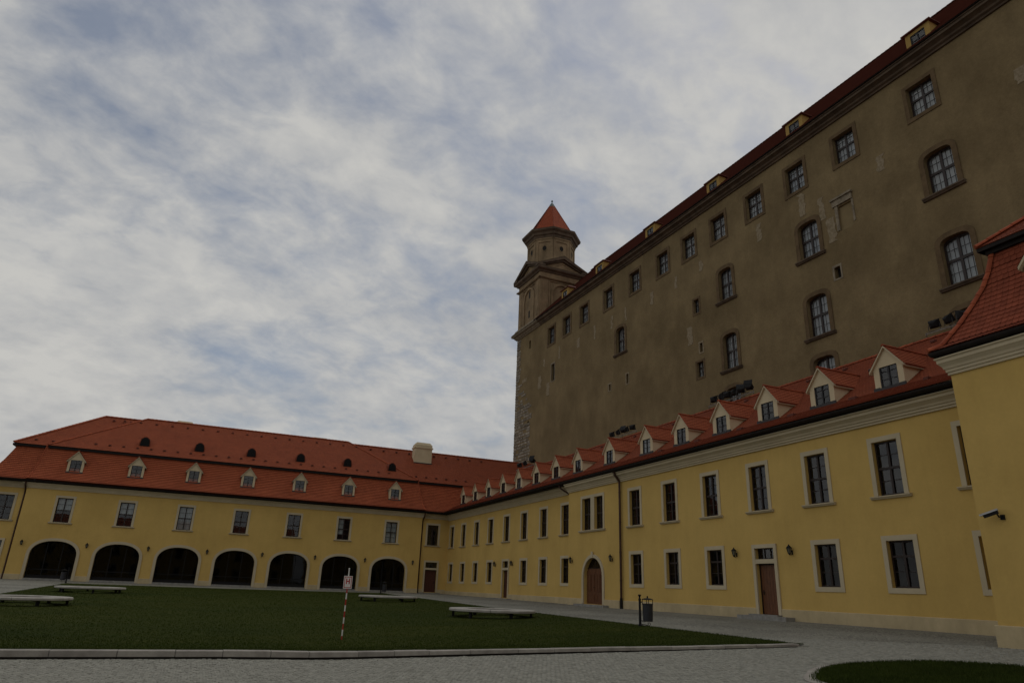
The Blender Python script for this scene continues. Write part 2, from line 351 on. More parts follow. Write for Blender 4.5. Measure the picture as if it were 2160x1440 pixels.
def rect(a0, a1, z0, z1): return [(a0, z0), (a0, z1), (a1, z1), (a1, z0)]
def arch_pts(c, w, z0, zs, rise, n=14, power=2.0):
    """opening outline: up the left jamb, over the arch, down the right jamb"""
    pts = [(c - w, z0), (c - w, zs)]
    for k in range(1, n):
        t = math.pi * (1 - k / n); x, y = math.cos(t), math.sin(t)
        pts.append((c + w * math.copysign(abs(x) ** (2 / power), x), zs + rise * abs(y) ** (2 / power)))
    pts += [(c + w, zs), (c + w, z0)]
    return pts

def wall(mb, F, a0, a1, z0, z1, ops, depth=0.26, d=0.0):
    """wall skin with recessed openings; ops: (a0,a1,z0,z1,arch or None); arch = (zs, rise, power)"""
    xs = sorted({a0, a1, *[o[0] for o in ops], *[o[1] for o in ops]}); zs = sorted({z0, z1, *[o[2] for o in ops], *[o[3] for o in ops]})
    xs = [x for x in xs if a0 <= x <= a1]; zs = [z for z in zs if z0 <= z <= z1]
    for i in range(len(xs) - 1):
        run = None
        for j in range(len(zs) - 1):
            ca, cz = (xs[i] + xs[i + 1]) / 2, (zs[j] + zs[j + 1]) / 2
            hole = any(o[0] < ca < o[1] and o[2] < cz < o[3] for o in ops)
            if not hole and run is None: run = zs[j]
            if hole and run is not None:
                mb.poly([F.p(xs[i], run, d), F.p(xs[i + 1], run, d), F.p(xs[i + 1], zs[j], d), F.p(xs[i], zs[j], d)]); run = None
        if run is not None:
            mb.poly([F.p(xs[i], run, d), F.p(xs[i + 1], run, d), F.p(xs[i + 1], z1, d), F.p(xs[i], z1, d)])
    for o in ops:
        A0, A1, Z0, Z1, ar = o
        if ar is None: pts = rect(A0, A1, Z0, Z1)
        else:
            pts = arch_pts((A0 + A1) / 2, (A1 - A0) / 2, Z0, ar[0], ar[1], 16, ar[2])
            for q in range(1, len(pts) - 2):
                P, Q = pts[q], pts[q + 1]
                if Q[0] - P[0] > 1e-6: mb.poly([F.p(*P, d), F.p(*Q, d), F.p(Q[0], Z1, d), F.p(P[0], Z1, d)])
        for q in range(len(pts)):
            P, Q = pts[q], pts[(q + 1) % len(pts)]
            mb.poly([F.p(*P, d), F.p(*Q, d), F.p(*Q, d - depth), F.p(*P, d - depth)])

def courses(mb, P, st, step, lift=0.025, tw=0.18, row0=0):
    """stepped tile courses up a roof slope; st: stations (q, z, s0, s1); P(s, q, z) -> point"""
    ln = [0.0]
    for k in range(1, len(st)): ln.append(ln[-1] + math.hypot(st[k][0] - st[k - 1][0], st[k][1] - st[k - 1][1]))
    def at(l):
        l = min(max(l, 0), ln[-1])
        for k in range(1, len(ln)):
            if l <= ln[k] + 1e-9:
                t = (l - ln[k - 1]) / (ln[k] - ln[k - 1]); A, B = st[k - 1], st[k]
                nq, nz = -(B[1] - A[1]), (B[0] - A[0]); m_ = math.hypot(nq, nz); nq /= m_; nz /= m_
                if nz < 0: nq, nz = -nq, -nz
                return [A[i] + (B[i] - A[i]) * t for i in range(4)] + [nq, nz]
    n = max(1, int(round(ln[-1] / step)))
    for i in range(n):
        a = at(ln[-1] * i / n); b = at(ln[-1] * (i + 1) / n)
        lo = (a[0] + a[4] * lift, a[1] + a[5] * lift); hi = (b[0] + b[4] * 0.002, b[1] + b[5] * 0.002)
        v = row0 + i
        mb.poly([P(a[2], *lo), P(a[3], *lo), P(b[3], *hi), P(b[2], *hi)], [(a[2] / tw, v + .02), (a[3] / tw, v + .02), (b[3] / tw, v + .98), (b[2] / tw, v + .98)])
        mb.poly([P(a[2], a[0], a[1]), P(a[3], a[0], a[1]), P(a[3], *lo), P(a[2], *lo)], [(a[2] / tw, v + .02), (a[3] / tw, v + .02), (a[3] / tw, v + .03), (a[2] / tw, v + .03)])

def ridge_line(mb, A, B, r=0.11, ln=0.4, n=6, up=(0, 0, 1)):
    """overlapping half-round tiles along an edge"""
    A = Vector(A); B = Vector(B); k = max(1, int((B - A).length / ln)); t = (B - A).normalized()
    u = t.cross(Vector(up)).normalized(); v = u.cross(t).normalized()
    if v.z < 0: v = -v
    for i in range(k):
        p = A + (B - A) * (i / k); q = A + (B - A) * ((i + 1.06) / k)
        R = []
        for c, rr in ((p, r * 1.12), (q, r * 0.95)):
            R.append([c + u * math.cos(math.pi * j / n) * rr + v * (math.sin(math.pi * j / n) * rr - 0.02) for j in range(n + 1)])
        mb.rings(R, True, True)

# ------------------------------------------------------------------ window kits (one of each kind; copies share meshes)
def pane_mesh(F, a0, a1, z0, z1, d): mb = MB(); mb.poly([F.p(a0, z0, d), F.p(a1, z0, d), F.p(a1, z1, d), F.p(a0, z1, d)]); return mb

def window_kit(F, parent, wd, ht, cols, rows=0, bars=([], []), name='window', trim=0.2, trim_m='cream', wood='wood', sill=True, sillw=0.14, trim_bottom=True,
               fw=0.07, mull=0.09, bar=0.03, d=-0.2, glass='glass', curtain=None, trans=(), sill_m=None, room=0.7, sill_d=0.16, arch=None, trim_d=0.035):
    """window (frame mesh) > surround, sill, pane..., interior, curtain. Origin at bottom centre of the opening on the wall plane.
    cols: thick-mullion x positions; trans: thick transom z; bars: (xs, zs) thin bars; pane grid from all lines"""
    L_ = F.local(); hw = wd / 2
    fr = MB()
    xs = [-hw, *sorted([*cols, *bars[0]]), hw]; zs = [0, *sorted([*trans, *bars[1]]), ht]
    if arch is None:
        fr.fbox(L_, -hw, -hw + fw, 0, ht, d - .03, d + .04); fr.fbox(L_, hw - fw, hw, 0, ht, d - .03, d + .04)
        fr.fbox(L_, -hw + fw, hw - fw, 0, fw, d - .03, d + .04); fr.fbox(L_, -hw + fw, hw - fw, ht - fw, ht, d - .03, d + .04)
    else:
        o_ = arch_pts(0, hw, 0, arch[0], arch[1], 14, arch[2]); i_ = arch_pts(0, hw - fw, fw, arch[0], arch[1] - fw, 14, arch[2])
        fr.ring(L_, i_, o_, d - .03, d + .04)
    for x in cols: fr.fbox(L_, x - mull / 2, x + mull / 2, .01, ht - .01, d - .028, d + .052)
    for z in trans: fr.fbox(L_, -hw + .01, hw - .01, z - mull / 2, z + mull / 2, d - .026, d + .056)
    for x in bars[0]: fr.fbox(L_, x - bar / 2, x + bar / 2, .02, ht - .02, d - .012, d + .018)
    for z in bars[1]: fr.fbox(L_, -hw + .02, hw - .02, z - bar / 2, z + bar / 2, d - .014, d + .022)
    win = bpy.data.objects.new(name, fr.mesh(name, M[wood])); COL.objects.link(win); win.parent = parent
    def add(nm, mb, m): o = bpy.data.objects.new(nm, mb.mesh(nm, M[m])); COL.objects.link(o); o.parent = win; return o
    for i in range(len(xs) - 1):
        for j in range(len(zs) - 1):
            if arch is not None and zs[j + 1] > arch[0]:
                # top lights follow the arch
                full = arch_pts(0, hw - .01, 0, arch[0], arch[1] - .01, 14, arch[2])
                top = [(a, z) for a, z in full[1:-1] if xs[i] < a < xs[i + 1]]
                def zt(a):
                    q = full[1:-1]
                    for k in range(len(q) - 1):
                        if q[k][0] - 1e-9 <= a <= q[k + 1][0] + 1e-9 and q[k + 1][0] > q[k][0]:
                            return q[k][1] + (q[k + 1][1] - q[k][1]) * (a - q[k][0]) / (q[k + 1][0] - q[k][0])
                    return arch[0]
                xa, xb = max(xs[i], -hw + .011), min(xs[i + 1], hw - .011)
                pl = [(xa, zs[j]), (xb, zs[j])] + [(xb, max(zs[j] + .01, zt(xb)))] + [p for p in reversed(top) if p[1] > zs[j] + .011] + [(xa, max(zs[j] + .01, zt(xa)))]
                mb = MB(); mb.poly([L_.p(a, z, d - .003) for a, z in pl])
            else: mb = pane_mesh(L_, xs[i], xs[i + 1], zs[j], zs[j + 1], d - .003)
            add('pane', mb, glass)
    if trim:
        tr = MB()
        if arch is None:
            if trim_bottom: tr.ring(L_, rect(-hw, hw, 0, ht), rect(-hw - trim, hw + trim, -trim, ht + trim), 0.0, trim_d)
            else: tr.ring(L_, [(-hw, 0), (-hw, ht), (hw, ht), (hw, 0)], [(-hw - trim, 0), (-hw - trim, ht + trim), (hw + trim, ht + trim), (hw + trim, 0)], 0.0, trim_d, False)
        else:
            tr.ring(L_, arch_pts(0, hw, 0, arch[0], arch[1], 14, arch[2]), arch_pts(0, hw + trim, 0, arch[0], arch[1] + trim, 14, arch[2]), 0.0, trim_d, False)
        add('surround', tr, trim_m)
    if sill:
        sl = MB(); e = hw + (trim or 0) + .12
        sl.sweep([(0.0, -sillw), (sill_d * .5, -sillw), (sill_d * .8, -sillw * .55), (sill_d, -sillw * .5), (sill_d, -.03), (0.0, 0.0)], L_, -e, e)
        add('sill', sl, sill_m or trim_m)
    rm = MB(); e = hw + .02
    b0, b1 = d - .05, d - room
    for q in ([(-e, -.02, b0), (-e, ht, b0), (-e, ht, b1), (-e, -.02, b1)], [(e, -.02, b0), (e, ht, b0), (e, ht, b1), (e, -.02, b1)],
              [(-e, -.02, b0), (e, -.02, b0), (e, -.02, b1), (-e, -.02, b1)], [(-e, ht, b0), (e, ht, b0), (e, ht, b1), (-e, ht, b1)],
              [(-e, -.02, b1), (e, -.02, b1), (e, ht, b1), (-e, ht, b1)]): rm.poly([L_.p(*p) for p in q])
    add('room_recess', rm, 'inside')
    if curtain:
        cu_ = MB(); n_ = 20; z0c, z1c = curtain[1], curtain[2]; x0c, x1c = curtain[3] if len(curtain) > 3 else (-hw, hw)
        ring_ = [[L_.p(x0c + (x1c - x0c) * k / n_, z, d - .12 + .012 * math.sin(k * 1.3)) for k in range(n_ + 1)] for z in (z0c, z1c)]
        cu_.rings(ring_, False, False)
        add(curtain[0], cu_, 'curtain' if curtain[0] == 'curtain' else 'blind')
    return win

def set_at(o, parent, F, a, z, d=0.0):
    o.location = F.p(a, z, d) - wloc(parent); o.parent = parent; return o

# ------------------------------------------------------------------ ground
def cl(t): return min(1.0, max(0.0, t))
def gh(x, y):
    u = cl((25 - x) / 22.0); v = cl((75.7 - y) / 60.0)
    return -.86 + .16 * cl((y - 40) / 35.0) - 0.80 * (u ** .9) * (v ** .9)
def lawn_h(x, y): return gh(x, y) + 0.03 + 0.10 * cl(1 - (y - 17.3) / 5.0) * cl((16.6 - x) / 14.0)

def grid_sheet(name, xs, ys, hf, m, inside=None):
    mb = MB(); idx = {}
    for j, y in enumerate(ys):
        for i, x in enumerate(xs): mb.v.append((x, y, hf(x, y)))
    nx = len(xs)
    for j in range(len(ys) - 1):
        for i in range(nx - 1):
            if inside is None or inside((xs[i] + xs[i + 1]) / 2, (ys[j] + ys[j + 1]) / 2):
                mb.f.append([j * nx + i, j * nx + i + 1, (j + 1) * nx + i + 1, (j + 1) * nx + i]); mb.uv.append(None)
    return mb
def frange(a, b, st): n = max(1, int(round((b - a) / st))); return [a + (b - a) * i / n for i in range(n + 1)]
NEAR_Y = 15.0
gx = [-600, -250, -120, -60] + frange(-40, 40, 1.0) + [60, 120, 250, 600]
gy = [-600, -250, -120, -60] + frange(-30, 100, 1.0) + [140, 250, 600]
pav = grid_sheet('courtyard_paving', gx, gy, lambda x, y: gh(x, y) - .012, M['paving'])
paving = pav.build('courtyard_paving', M['paving']); tag(paving, 'grey granite sett paving of the castle courtyard', 'paving', kind='structure')
LX0, LX1, LY0, LY1 = -9.5, 16.35, 17.45, 68.6
def lawn_front(x): return 17.52 - 1.50 * cl((x - 1) / 15.0)
lw = MB(); lxs = frange(LX0, LX1, .8); K = 60
for j in range(K + 1):
    for x in lxs:
        y0 = lawn_front(x) + .22; y = y0 + (LY1 - y0) * (j / K) ** 1.5; lw.v.append((x, y, lawn_h(x, y)))
nx = len(lxs)
for j in range(K):
    for i in range(nx - 1): lw.f.append([j * nx + i, j * nx + i + 1, (j + 1) * nx + i + 1, (j + 1) * nx + i]); lw.uv.append(None)
lawn = lw.build('lawn', M['lawn'], smooth=True); tag(lawn, 'large mown lawn in the middle of the courtyard', 'lawn', kind='structure')

# setts of the near paving
def in_lawn(x, y): return LX0 - .1 < x < LX1 + .0 and lawn_front(x) - .10 < y < LY1
ISL = [(10.86, 10.41), (11.84, 11.44), (12.76, 12.03), (13.86, 12.33), (15.2, 12.2), (16.15, 11.72), (16.85, 10.5), (17.1, 8.8), (16.4, 6.8), (14.2, 5.6), (11.9, 6.4), (10.7, 8.4)]
def spline(pts, k=6):
    o = []; n = len(pts)
    for i in range(n):
        p0, p1, p2, p3 = (Vector((*pts[(i + q) % n], 0)) for q in (-1, 0, 1, 2))
        for j in range(k):
            t = j / k
            o.append(0.5 * ((2 * p1) + (-p0 + p2) * t + (2 * p0 - 5 * p1 + 4 * p2 - p3) * t * t + (-p0 + 3 * p1 - 3 * p2 + p3) * t ** 3))
    return o
isl = spline(ISL); isc = sum(isl, Vector()) / len(isl)
def in_poly(x, y, P):
    c = False; n = len(P)
    for i in range(n):
        a, b = P[i], P[(i + 1) % n]
        if (a.y > y) != (b.y > y) and x < (b.x - a.x) * (y - a.y) / (b.y - a.y) + a.x: c = not c
    return c
isl_out = [isc + (p - isc) * (1 + .24 / (p - isc).length) for p in isl]
def seen(x, y, marg=1.03):
    p = Vector((x, y, gh(x, y))); dz = p.dot(cf)
    if dz < 1: return False
    return abs(p.dot(cr) / dz) < 0.748 * marg and p.dot(cu) / dz > -0.499 * marg
SW = 0.102
cand = []
for j in range(int((25 - 7) / SW)):
    y = 7 + j * SW
    for i in range(int((25 + 9) / SW)):
        x = -9 + (i + .5 * (j % 2)) * SW
        if x > 24.6 or (x > 21 and y < 14.2): continue
        if math.hypot(x, y) > 25.5 or not seen(x, y): continue
        if in_lawn(x, y) or in_poly(x, y, isl_out): continue
        cand.append((x, y))
cand.sort(key=lambda p: p[0] ** 2 + p[1] ** 2)
def sett_geo(mb, x, y, z, hx, hy, ang, h=.03):
    c, s_ = math.cos(ang), math.sin(ang); t = .014
    def q(px, py, pz): return (x + c * px - s_ * py, y + s_ * px + c * py, z + pz)
    tl = [random.uniform(-.003, .003) for _ in range(4)]
    b = [q(-hx, -hy, -h), q(hx, -hy, -h), q(hx, hy, -h), q(-hx, hy, -h)]; m_ = [q(-hx, -hy, -.010), q(hx, -hy, -.010), q(hx, hy, -.010), q(-hx, hy, -.010)]
    tp = [q(-hx + t, -hy + t, tl[0]), q(hx - t, -hy + t, tl[1]), q(hx - t, hy - t, tl[2]), q(-hx + t, hy - t, tl[3])]
    i = len(mb.v); mb.v += b + m_ + tp
    for r in (0, 4):
        for k in range(4): mb.f.append([i + r + k, i + r + (k + 1) % 4, i + r + 4 + (k + 1) % 4, i + r + 4 + k]); mb.uv.append(None)
    mb.f.append([i + 8, i + 9, i + 10, i + 11]); mb.uv.append(None)
sett_me = []
for k in range(8):
    mb = MB(); sett_geo(mb, 0, 0, 0, SW * random.uniform(.42, .48), SW * random.uniform(.42, .48), random.uniform(-.08, .08)); sett_me.append(mb.mesh('sett', M['sett']))
for x, y in cand[:300]:
    inst('sett', random.choice(sett_me), paving, (x + random.uniform(-.008, .008), y + random.uniform(-.008, .008), gh(x, y) + random.uniform(-.004, .006)))
mb = MB()
for x, y in cand[300:]:
    sett_geo(mb, x + random.uniform(-.01, .01), y + random.uniform(-.01, .01), gh(x, y) + random.uniform(-.005, .007), SW * random.uniform(.41, .48), SW * random.uniform(.41, .48), random.uniform(-.1, .1))
so = mb.build('setts', M['sett'], paving); so['kind'] = 'stuff'

# kerb in front of the lawn
kerb = thing('kerb', 'pale stone kerb along the near edge of the big lawn', 'kerb', (3, 17.3, -1.6)); kerb['kind'] = 'structure'
del kerb['category']
x = LX0 - .1; kend = 15.95
mbb = MB()
while x < kend - .3:
    ln = random.choice([.82, .95, 1.0, 1.1, 1.22]); x1 = min(x + ln, kend); mb = MB()
    pts = []
    hgt = lambda xx: .155 - .085 * cl((xx - 2) / 13.0)
    g0, g1 = x + .006, x1 - .006; jit = random.uniform(-.006, .006)
    y0, y1 = lawn_front(g0), lawn_front(g1); z0, z1 = gh(g0, y0), gh(g1, y1)
    gp = lambda xx: .035 - .028 * cl((xx - 8) / 6); bot0, bot1, top0, top1 = z0 + gp(g0), z1 + gp(g1), z0 + hgt(g0) + jit, z1 + hgt(g1) + jit
    b = .012
    R0 = [(g0, y0 + jit, bot0), (g0, y0 + jit, top0 - b), (g0, y0 + b + jit, top0), (g0, y0 + .26, top0), (g0, y0 + .26, bot0)]
    R1 = [(g1, y1 + jit, bot1), (g1, y1 + jit, top1 - b), (g1, y1 + b + jit, top1), (g1, y1 + .26, top1), (g1, y1 + .26, bot1)]
    mb.rings([R0, R1]); mb.build('kerb_stone', M['kerb'], kerb, ((g0 + g1) / 2, (y0 + y1) / 2, bot0))
    mbb.hexa([(x, y0 + .07, z0 - .05), (x1, y1 + .07, z1 - .05), (x1, y1 + .25, z1 - .05), (x, y0 + .25, z0 - .05), (x, y0 + .07, z0 + gp(g0) - .001), (x1, y1 + .07, z1 + gp(g1) - .001), (x1, y1 + .25, z1 + gp(g1) - .001), (x, y0 + .25, z0 + gp(g0) - .001)])
    x = x1
mbb.build('gap_shade', M['kerb_gap'], kerb)  # recessed strip whose dark colour paints in the kerb's shadow line

# small lawn island with a flush stone ring
mb = MB(); n = len(isl)
mid_ = [isc + (p - isc) * .5 for p in isl]
for i in range(n):
    j = (i + 1) % n; f3 = lambda p: (p.x, p.y, gh(p.x, p.y) + .025)
    mb.poly([f3(mid_[i]), f3(mid_[j]), f3(isl[j]), f3(isl[i])]); mb.poly([f3(isc), f3(mid_[j]), f3(mid_[i])])
island = mb.build('lawn_island', M['lawn']); tag(island, 'small rounded grass island in the paving', 'lawn', kind='structure')
ik = thing('island_kerb', 'flush stone edging round the small grass island', 'kerb', (isc.x, isc.y, -1.3)); ik['kind'] = 'structure'; del ik['category']
for i in range(0, n, 2):
    mb = MB(); a, b, c = isl[i], isl[(i + 1) % n], isl[(i + 2) % n]; A, B, C_ = isl_out[i], isl_out[(i + 1) % n], isl_out[(i + 2) % n]
    c = b + (c - b) * .98; C_ = B + (C_ - B) * .98
    ring_i = [a, b, c]; ring_o = [A, B, C_]
    mb.rings([[(p.x, p.y, gh(p.x, p.y) - .05), (p.x, p.y, gh(p.x, p.y) + .018), (q.x, q.y, gh(q.x, q.y) + .016), (q.x, q.y, gh(q.x, q.y) - .05)] for p, q in zip(ring_i, ring_o)])
    mb.build('kerb_stone', M['kerb'], ik, (b.x, b.y, gh(b.x, b.y)))

# grass blades (one stuff object), thickest where the photograph shows single blades
def blades(name, samples, label):
    v = []; f = []
    for (x, y, z, h, wd) in samples:
        a = random.uniform(0, math.pi); lx, ly = random.uniform(-.5, .5) * h, random.uniform(-.5, .5) * h
        dx, dy = math.cos(a) * wd, math.sin(a) * wd; i = len(v)
        v += [(x - dx, y - dy, z - .004), (x + dx, y + dy, z - .004), (x + lx, y + ly, z + h)]; f.append((i, i + 1, i + 2))
    me = bpy.data.meshes.new(name); me.from_pydata(v, [], f); me.materials.append(M['blade'])
    o = bpy.data.objects.new(name, me); COL.objects.link(o); tag(o, label, 'grass', kind='stuff'); return o
S_ = []
for _ in range(190000):
    x = random.uniform(LX0, LX1); y = lawn_front(x) + .25 + (LY1 - 17.8) * random.random() ** 3.0
    if y < LY1 and seen(x, y): S_.append((x, y, lawn_h(x, y), random.uniform(.015, .036), random.uniform(.006, .012) * (1 + (y - 17) / 30)))
for x_ in frange(LX0, LX1, .02): S_.append((x_, lawn_front(x_) + .24 + random.uniform(0, .05), lawn_h(x_, lawn_front(x_) + .25), random.uniform(.02, .05), .008))
for y_ in frange(17, LY1, .015): S_.append((LX1 - random.uniform(-.05, .08), y_, lawn_h(LX1, y_), random.uniform(.02, .05), .012))
blades('grass', S_, 'short dark green grass blades of the large lawn')
S_ = []
while len(S_) < 42000:
    x = random.uniform(10.5, 17.3); y = random.uniform(7.5, 12.5)
    if in_poly(x, y, isl): S_.append((x, y, gh(x, y) + .025, random.uniform(.03, .075), random.uniform(.004, .008)))
for p in isl:
    for _ in range(50):
        S_.append((p.x + random.uniform(-.14, .14), p.y + random.uniform(-.1, .04), gh(p.x, p.y) + .015, random.uniform(.03, .07), .006))
blades('grass', S_, 'thick grass blades of the small rounded island')

# ------------------------------------------------------------------ shared wing parts
CORN = [(0, 7.02), (.09, 7.02), (.09, 7.10), (.15, 7.12), (.15, 7.20), (.20, 7.22), (.24, 7.30), (.36, 7.40), (.40, 7.42), (.40, 7.52), (.48, 7.56), (.48, 7.60), (0, 7.60)]
def cornice(F, a0, a1, parent, dz=0.0, e0=0.0, e1=0.0):
    mb = MB(); mb.rings([[F.p(a0 - (d if e0 else 0), z + dz, d + .002) for d, z in CORN], [F.p(a1 + (d if e1 else 0), z + dz, d + .002) for d, z in CORN]])
    return mb.build('cornice', M['cream'], parent)
def gutter(F, a0, a1, parent, dz=0.0):
    mb = MB(); mb.fbox(F, a0, a1, 7.604 + dz, 7.76 + dz, .2, .47)
    R = []
    for a in (a0 - .0, a1):
        R.append([F.p(a, 7.80 + dz - .15 * math.sin(math.pi * k / 8), .60 - .14 * math.cos(math.pi * k / 8)) for k in range(9)])
    mb.rings(R, True, True)
    return mb.build('gutter', M['gutter'], parent)
def plinth(F, a0, a1, parent, z0, z1, gaps):
    cur = a0
    for g0, g1 in sorted(gaps) + [(a1, a1)]:
        if g0 - cur > .02:
            mb = MB(); mb.sweep([(0, z0), (.07, z0), (.07, z1 - .02), (.05, z1), (0, z1)], F, cur, g0); mb.build('plinth', M['plinth'], parent)
        cur = g1
def dormer_kit(F, parent, hw, hf, rise, back, curtain=None, wood='wood_grey', w_w=.88, w_h=1.06, tilem='tile'):
    """dormer (walls) > dormer_roof, barge_board, flashing, window frame and panes. Origin at foot of face centre."""
    L_ = F.local(); mb = MB(); t = .3
    o = arch_pts
    # face with an opening for the window, cheeks, gable
    z0w, z1w = .06, .06 + w_h
    mb.poly([L_.p(-hw, -.5, 0), L_.p(-w_w / 2, -.5, 0), L_.p(-w_w / 2, hf, 0), L_.p(-hw, hf, 0)])
    mb.poly([L_.p(w_w / 2, -.5, 0), L_.p(hw, -.5, 0), L_.p(hw, hf, 0), L_.p(w_w / 2, hf, 0)])
    mb.poly([L_.p(-w_w / 2, -.5, 0), L_.p(w_w / 2, -.5, 0), L_.p(w_w / 2, z0w, 0), L_.p(-w_w / 2, z0w, 0)])
    zt = max(hf, z1w)
    mb.poly([L_.p(-w_w / 2, z1w, 0), L_.p(w_w / 2, z1w, 0), L_.p(w_w / 2, hf, 0), L_.p(-w_w / 2, hf, 0)]) if hf > z1w else None
    mb.poly([L_.p(-hw, hf, 0), L_.p(hw, hf, 0), L_.p(0, hf + rise, 0)])
    for s_ in (-hw, hw): mb.poly([L_.p(s_, -.5, 0), L_.p(s_, -.5, -back), L_.p(s_, hf, -back), L_.p(s_, hf, 0)])
    for q in range(4):
        P_ = rect(-w_w / 2, w_w / 2, z0w, z1w); A, B = P_[q], P_[(q + 1) % 4]
        mb.poly([L_.p(*A, 0), L_.p(*B, 0), L_.p(*B, -.1), L_.p(*A, -.1)])
    d = bpy.data.objects.new('dormer', mb.mesh('dormer', M['dormer'])); COL.objects.link(d); d.parent = parent
    def add(nm, b, m): ob = bpy.data.objects.new(nm, b.mesh(nm, M[m])); COL.objects.link(ob); ob.parent = d; return ob
    ov = .13; sl = rise / hw; rf = MB()
    for s_ in (-1, 1):
        P = lambda s, q, z, s_=s_: L_.p(s_ * q, z, s)
        courses(rf, P, [(hw + ov, hf - sl * ov + .05, -back, .12), (0, hf + rise + .05, -back, .12)], .16, .02, .17)
        rf.poly([L_.p(s_ * (hw + ov), hf - sl * ov - .03, .12), L_.p(s_ * (hw + ov), hf - sl * ov + .075, .12), L_.p(s_ * (hw + ov), hf - sl * ov + .075, -back), L_.p(s_ * (hw + ov), hf - sl * ov - .03, -back)], [(.5, .5)] * 4)
    add('dormer_roof', rf, tilem)
    rt = MB(); ridge_line(rt, L_.p(0, hf + rise + .06, .12), L_.p(0, hf + rise + .06, -back), .075, .35); add('ridge_tiles', rt, 'ridge')
    bb = MB()
    for s_ in (-1, 1):
        a = (s_ * (hw + ov), hf - sl * ov - .06); b = (0, hf + rise - .06 + .02); c = (0, hf + rise + .045); e = (s_ * (hw + ov), hf - sl * ov + .045)
        bb.rings([[L_.p(*p, .002) for p in (a, b, c, e)], [L_.p(*p, .11) for p in (a, b, c, e)]])
        bb.rings([[L_.p(s_ * hw, hf - .07, -back), L_.p(s_ * (hw + ov - .01), hf - sl * ov - .07, -back), L_.p(s_ * (hw + ov - .01), hf - sl * ov + .02, -back), L_.p(s_ * hw, hf + .02, -back)],
                  [L_.p(s_ * hw, hf - .07, .0), L_.p(s_ * (hw + ov - .01), hf - sl * ov - .07, .0), L_.p(s_ * (hw + ov - .01), hf - sl * ov + .02, .0), L_.p(s_ * hw, hf + .02, .0)]])
    add('barge_board', bb, 'cream')
    fl = MB()
    for s_ in (-1, 1): fl.fbox(L_, s_ * hw - .24 if s_ > 0 else -hw - .06, hw + .06 if s_ > 0 else -hw + .24, -.12, .10, .003, .05)
    fl.fbox(L_, -hw + .24, hw - .24, -.12, .055, .003, .06)
    add('flashing', fl, 'flash')
    fr = MB(); dd = -.06; w2 = w_w / 2
    for a0, a1, b0, b1 in ((-w2, -w2 + .055, z0w, z1w), (w2 - .055, w2, z0w, z1w)): fr.fbox(L_, a0, a1, b0, b1, dd - .03, dd + .03)
    fr.fbox(L_, -w2 + .055, w2 - .055, z0w, z0w + .055, dd - .03, dd + .03); fr.fbox(L_, -w2 + .055, w2 - .055, z1w - .055, z1w, dd - .03, dd + .03)
    fr.fbox(L_, -.035, .035, z0w + .02, z1w - .02, dd - .026, dd + .036)
    zz = [z0w, z0w + w_h / 3, z0w + 2 * w_h / 3, z1w]
    for z in zz[1:3]: fr.fbox(L_, -w2 + .02, w2 - .02, z - .016, z + .016, dd - .01, dd + .02)
    add('window_frame', fr, wood)
    for i, (a0, a1) in enumerate(((-w2, 0), (0, w2))):
        for j in range(3): add('pane', pane_mesh(L_, a0, a1, zz[j], zz[j + 1], dd - .005), 'glass')
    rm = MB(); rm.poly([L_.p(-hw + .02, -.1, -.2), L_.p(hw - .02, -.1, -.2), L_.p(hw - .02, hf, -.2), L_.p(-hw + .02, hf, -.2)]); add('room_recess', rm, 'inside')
    if curtain:
        c = MB(); c.poly([L_.p(-w2, z0w, -.15), L_.p(w2, z0w, -.15), L_.p(w2, z1w, -.15), L_.p(-w2, z1w, -.15)]); add('blind', c, 'blind')
    return d

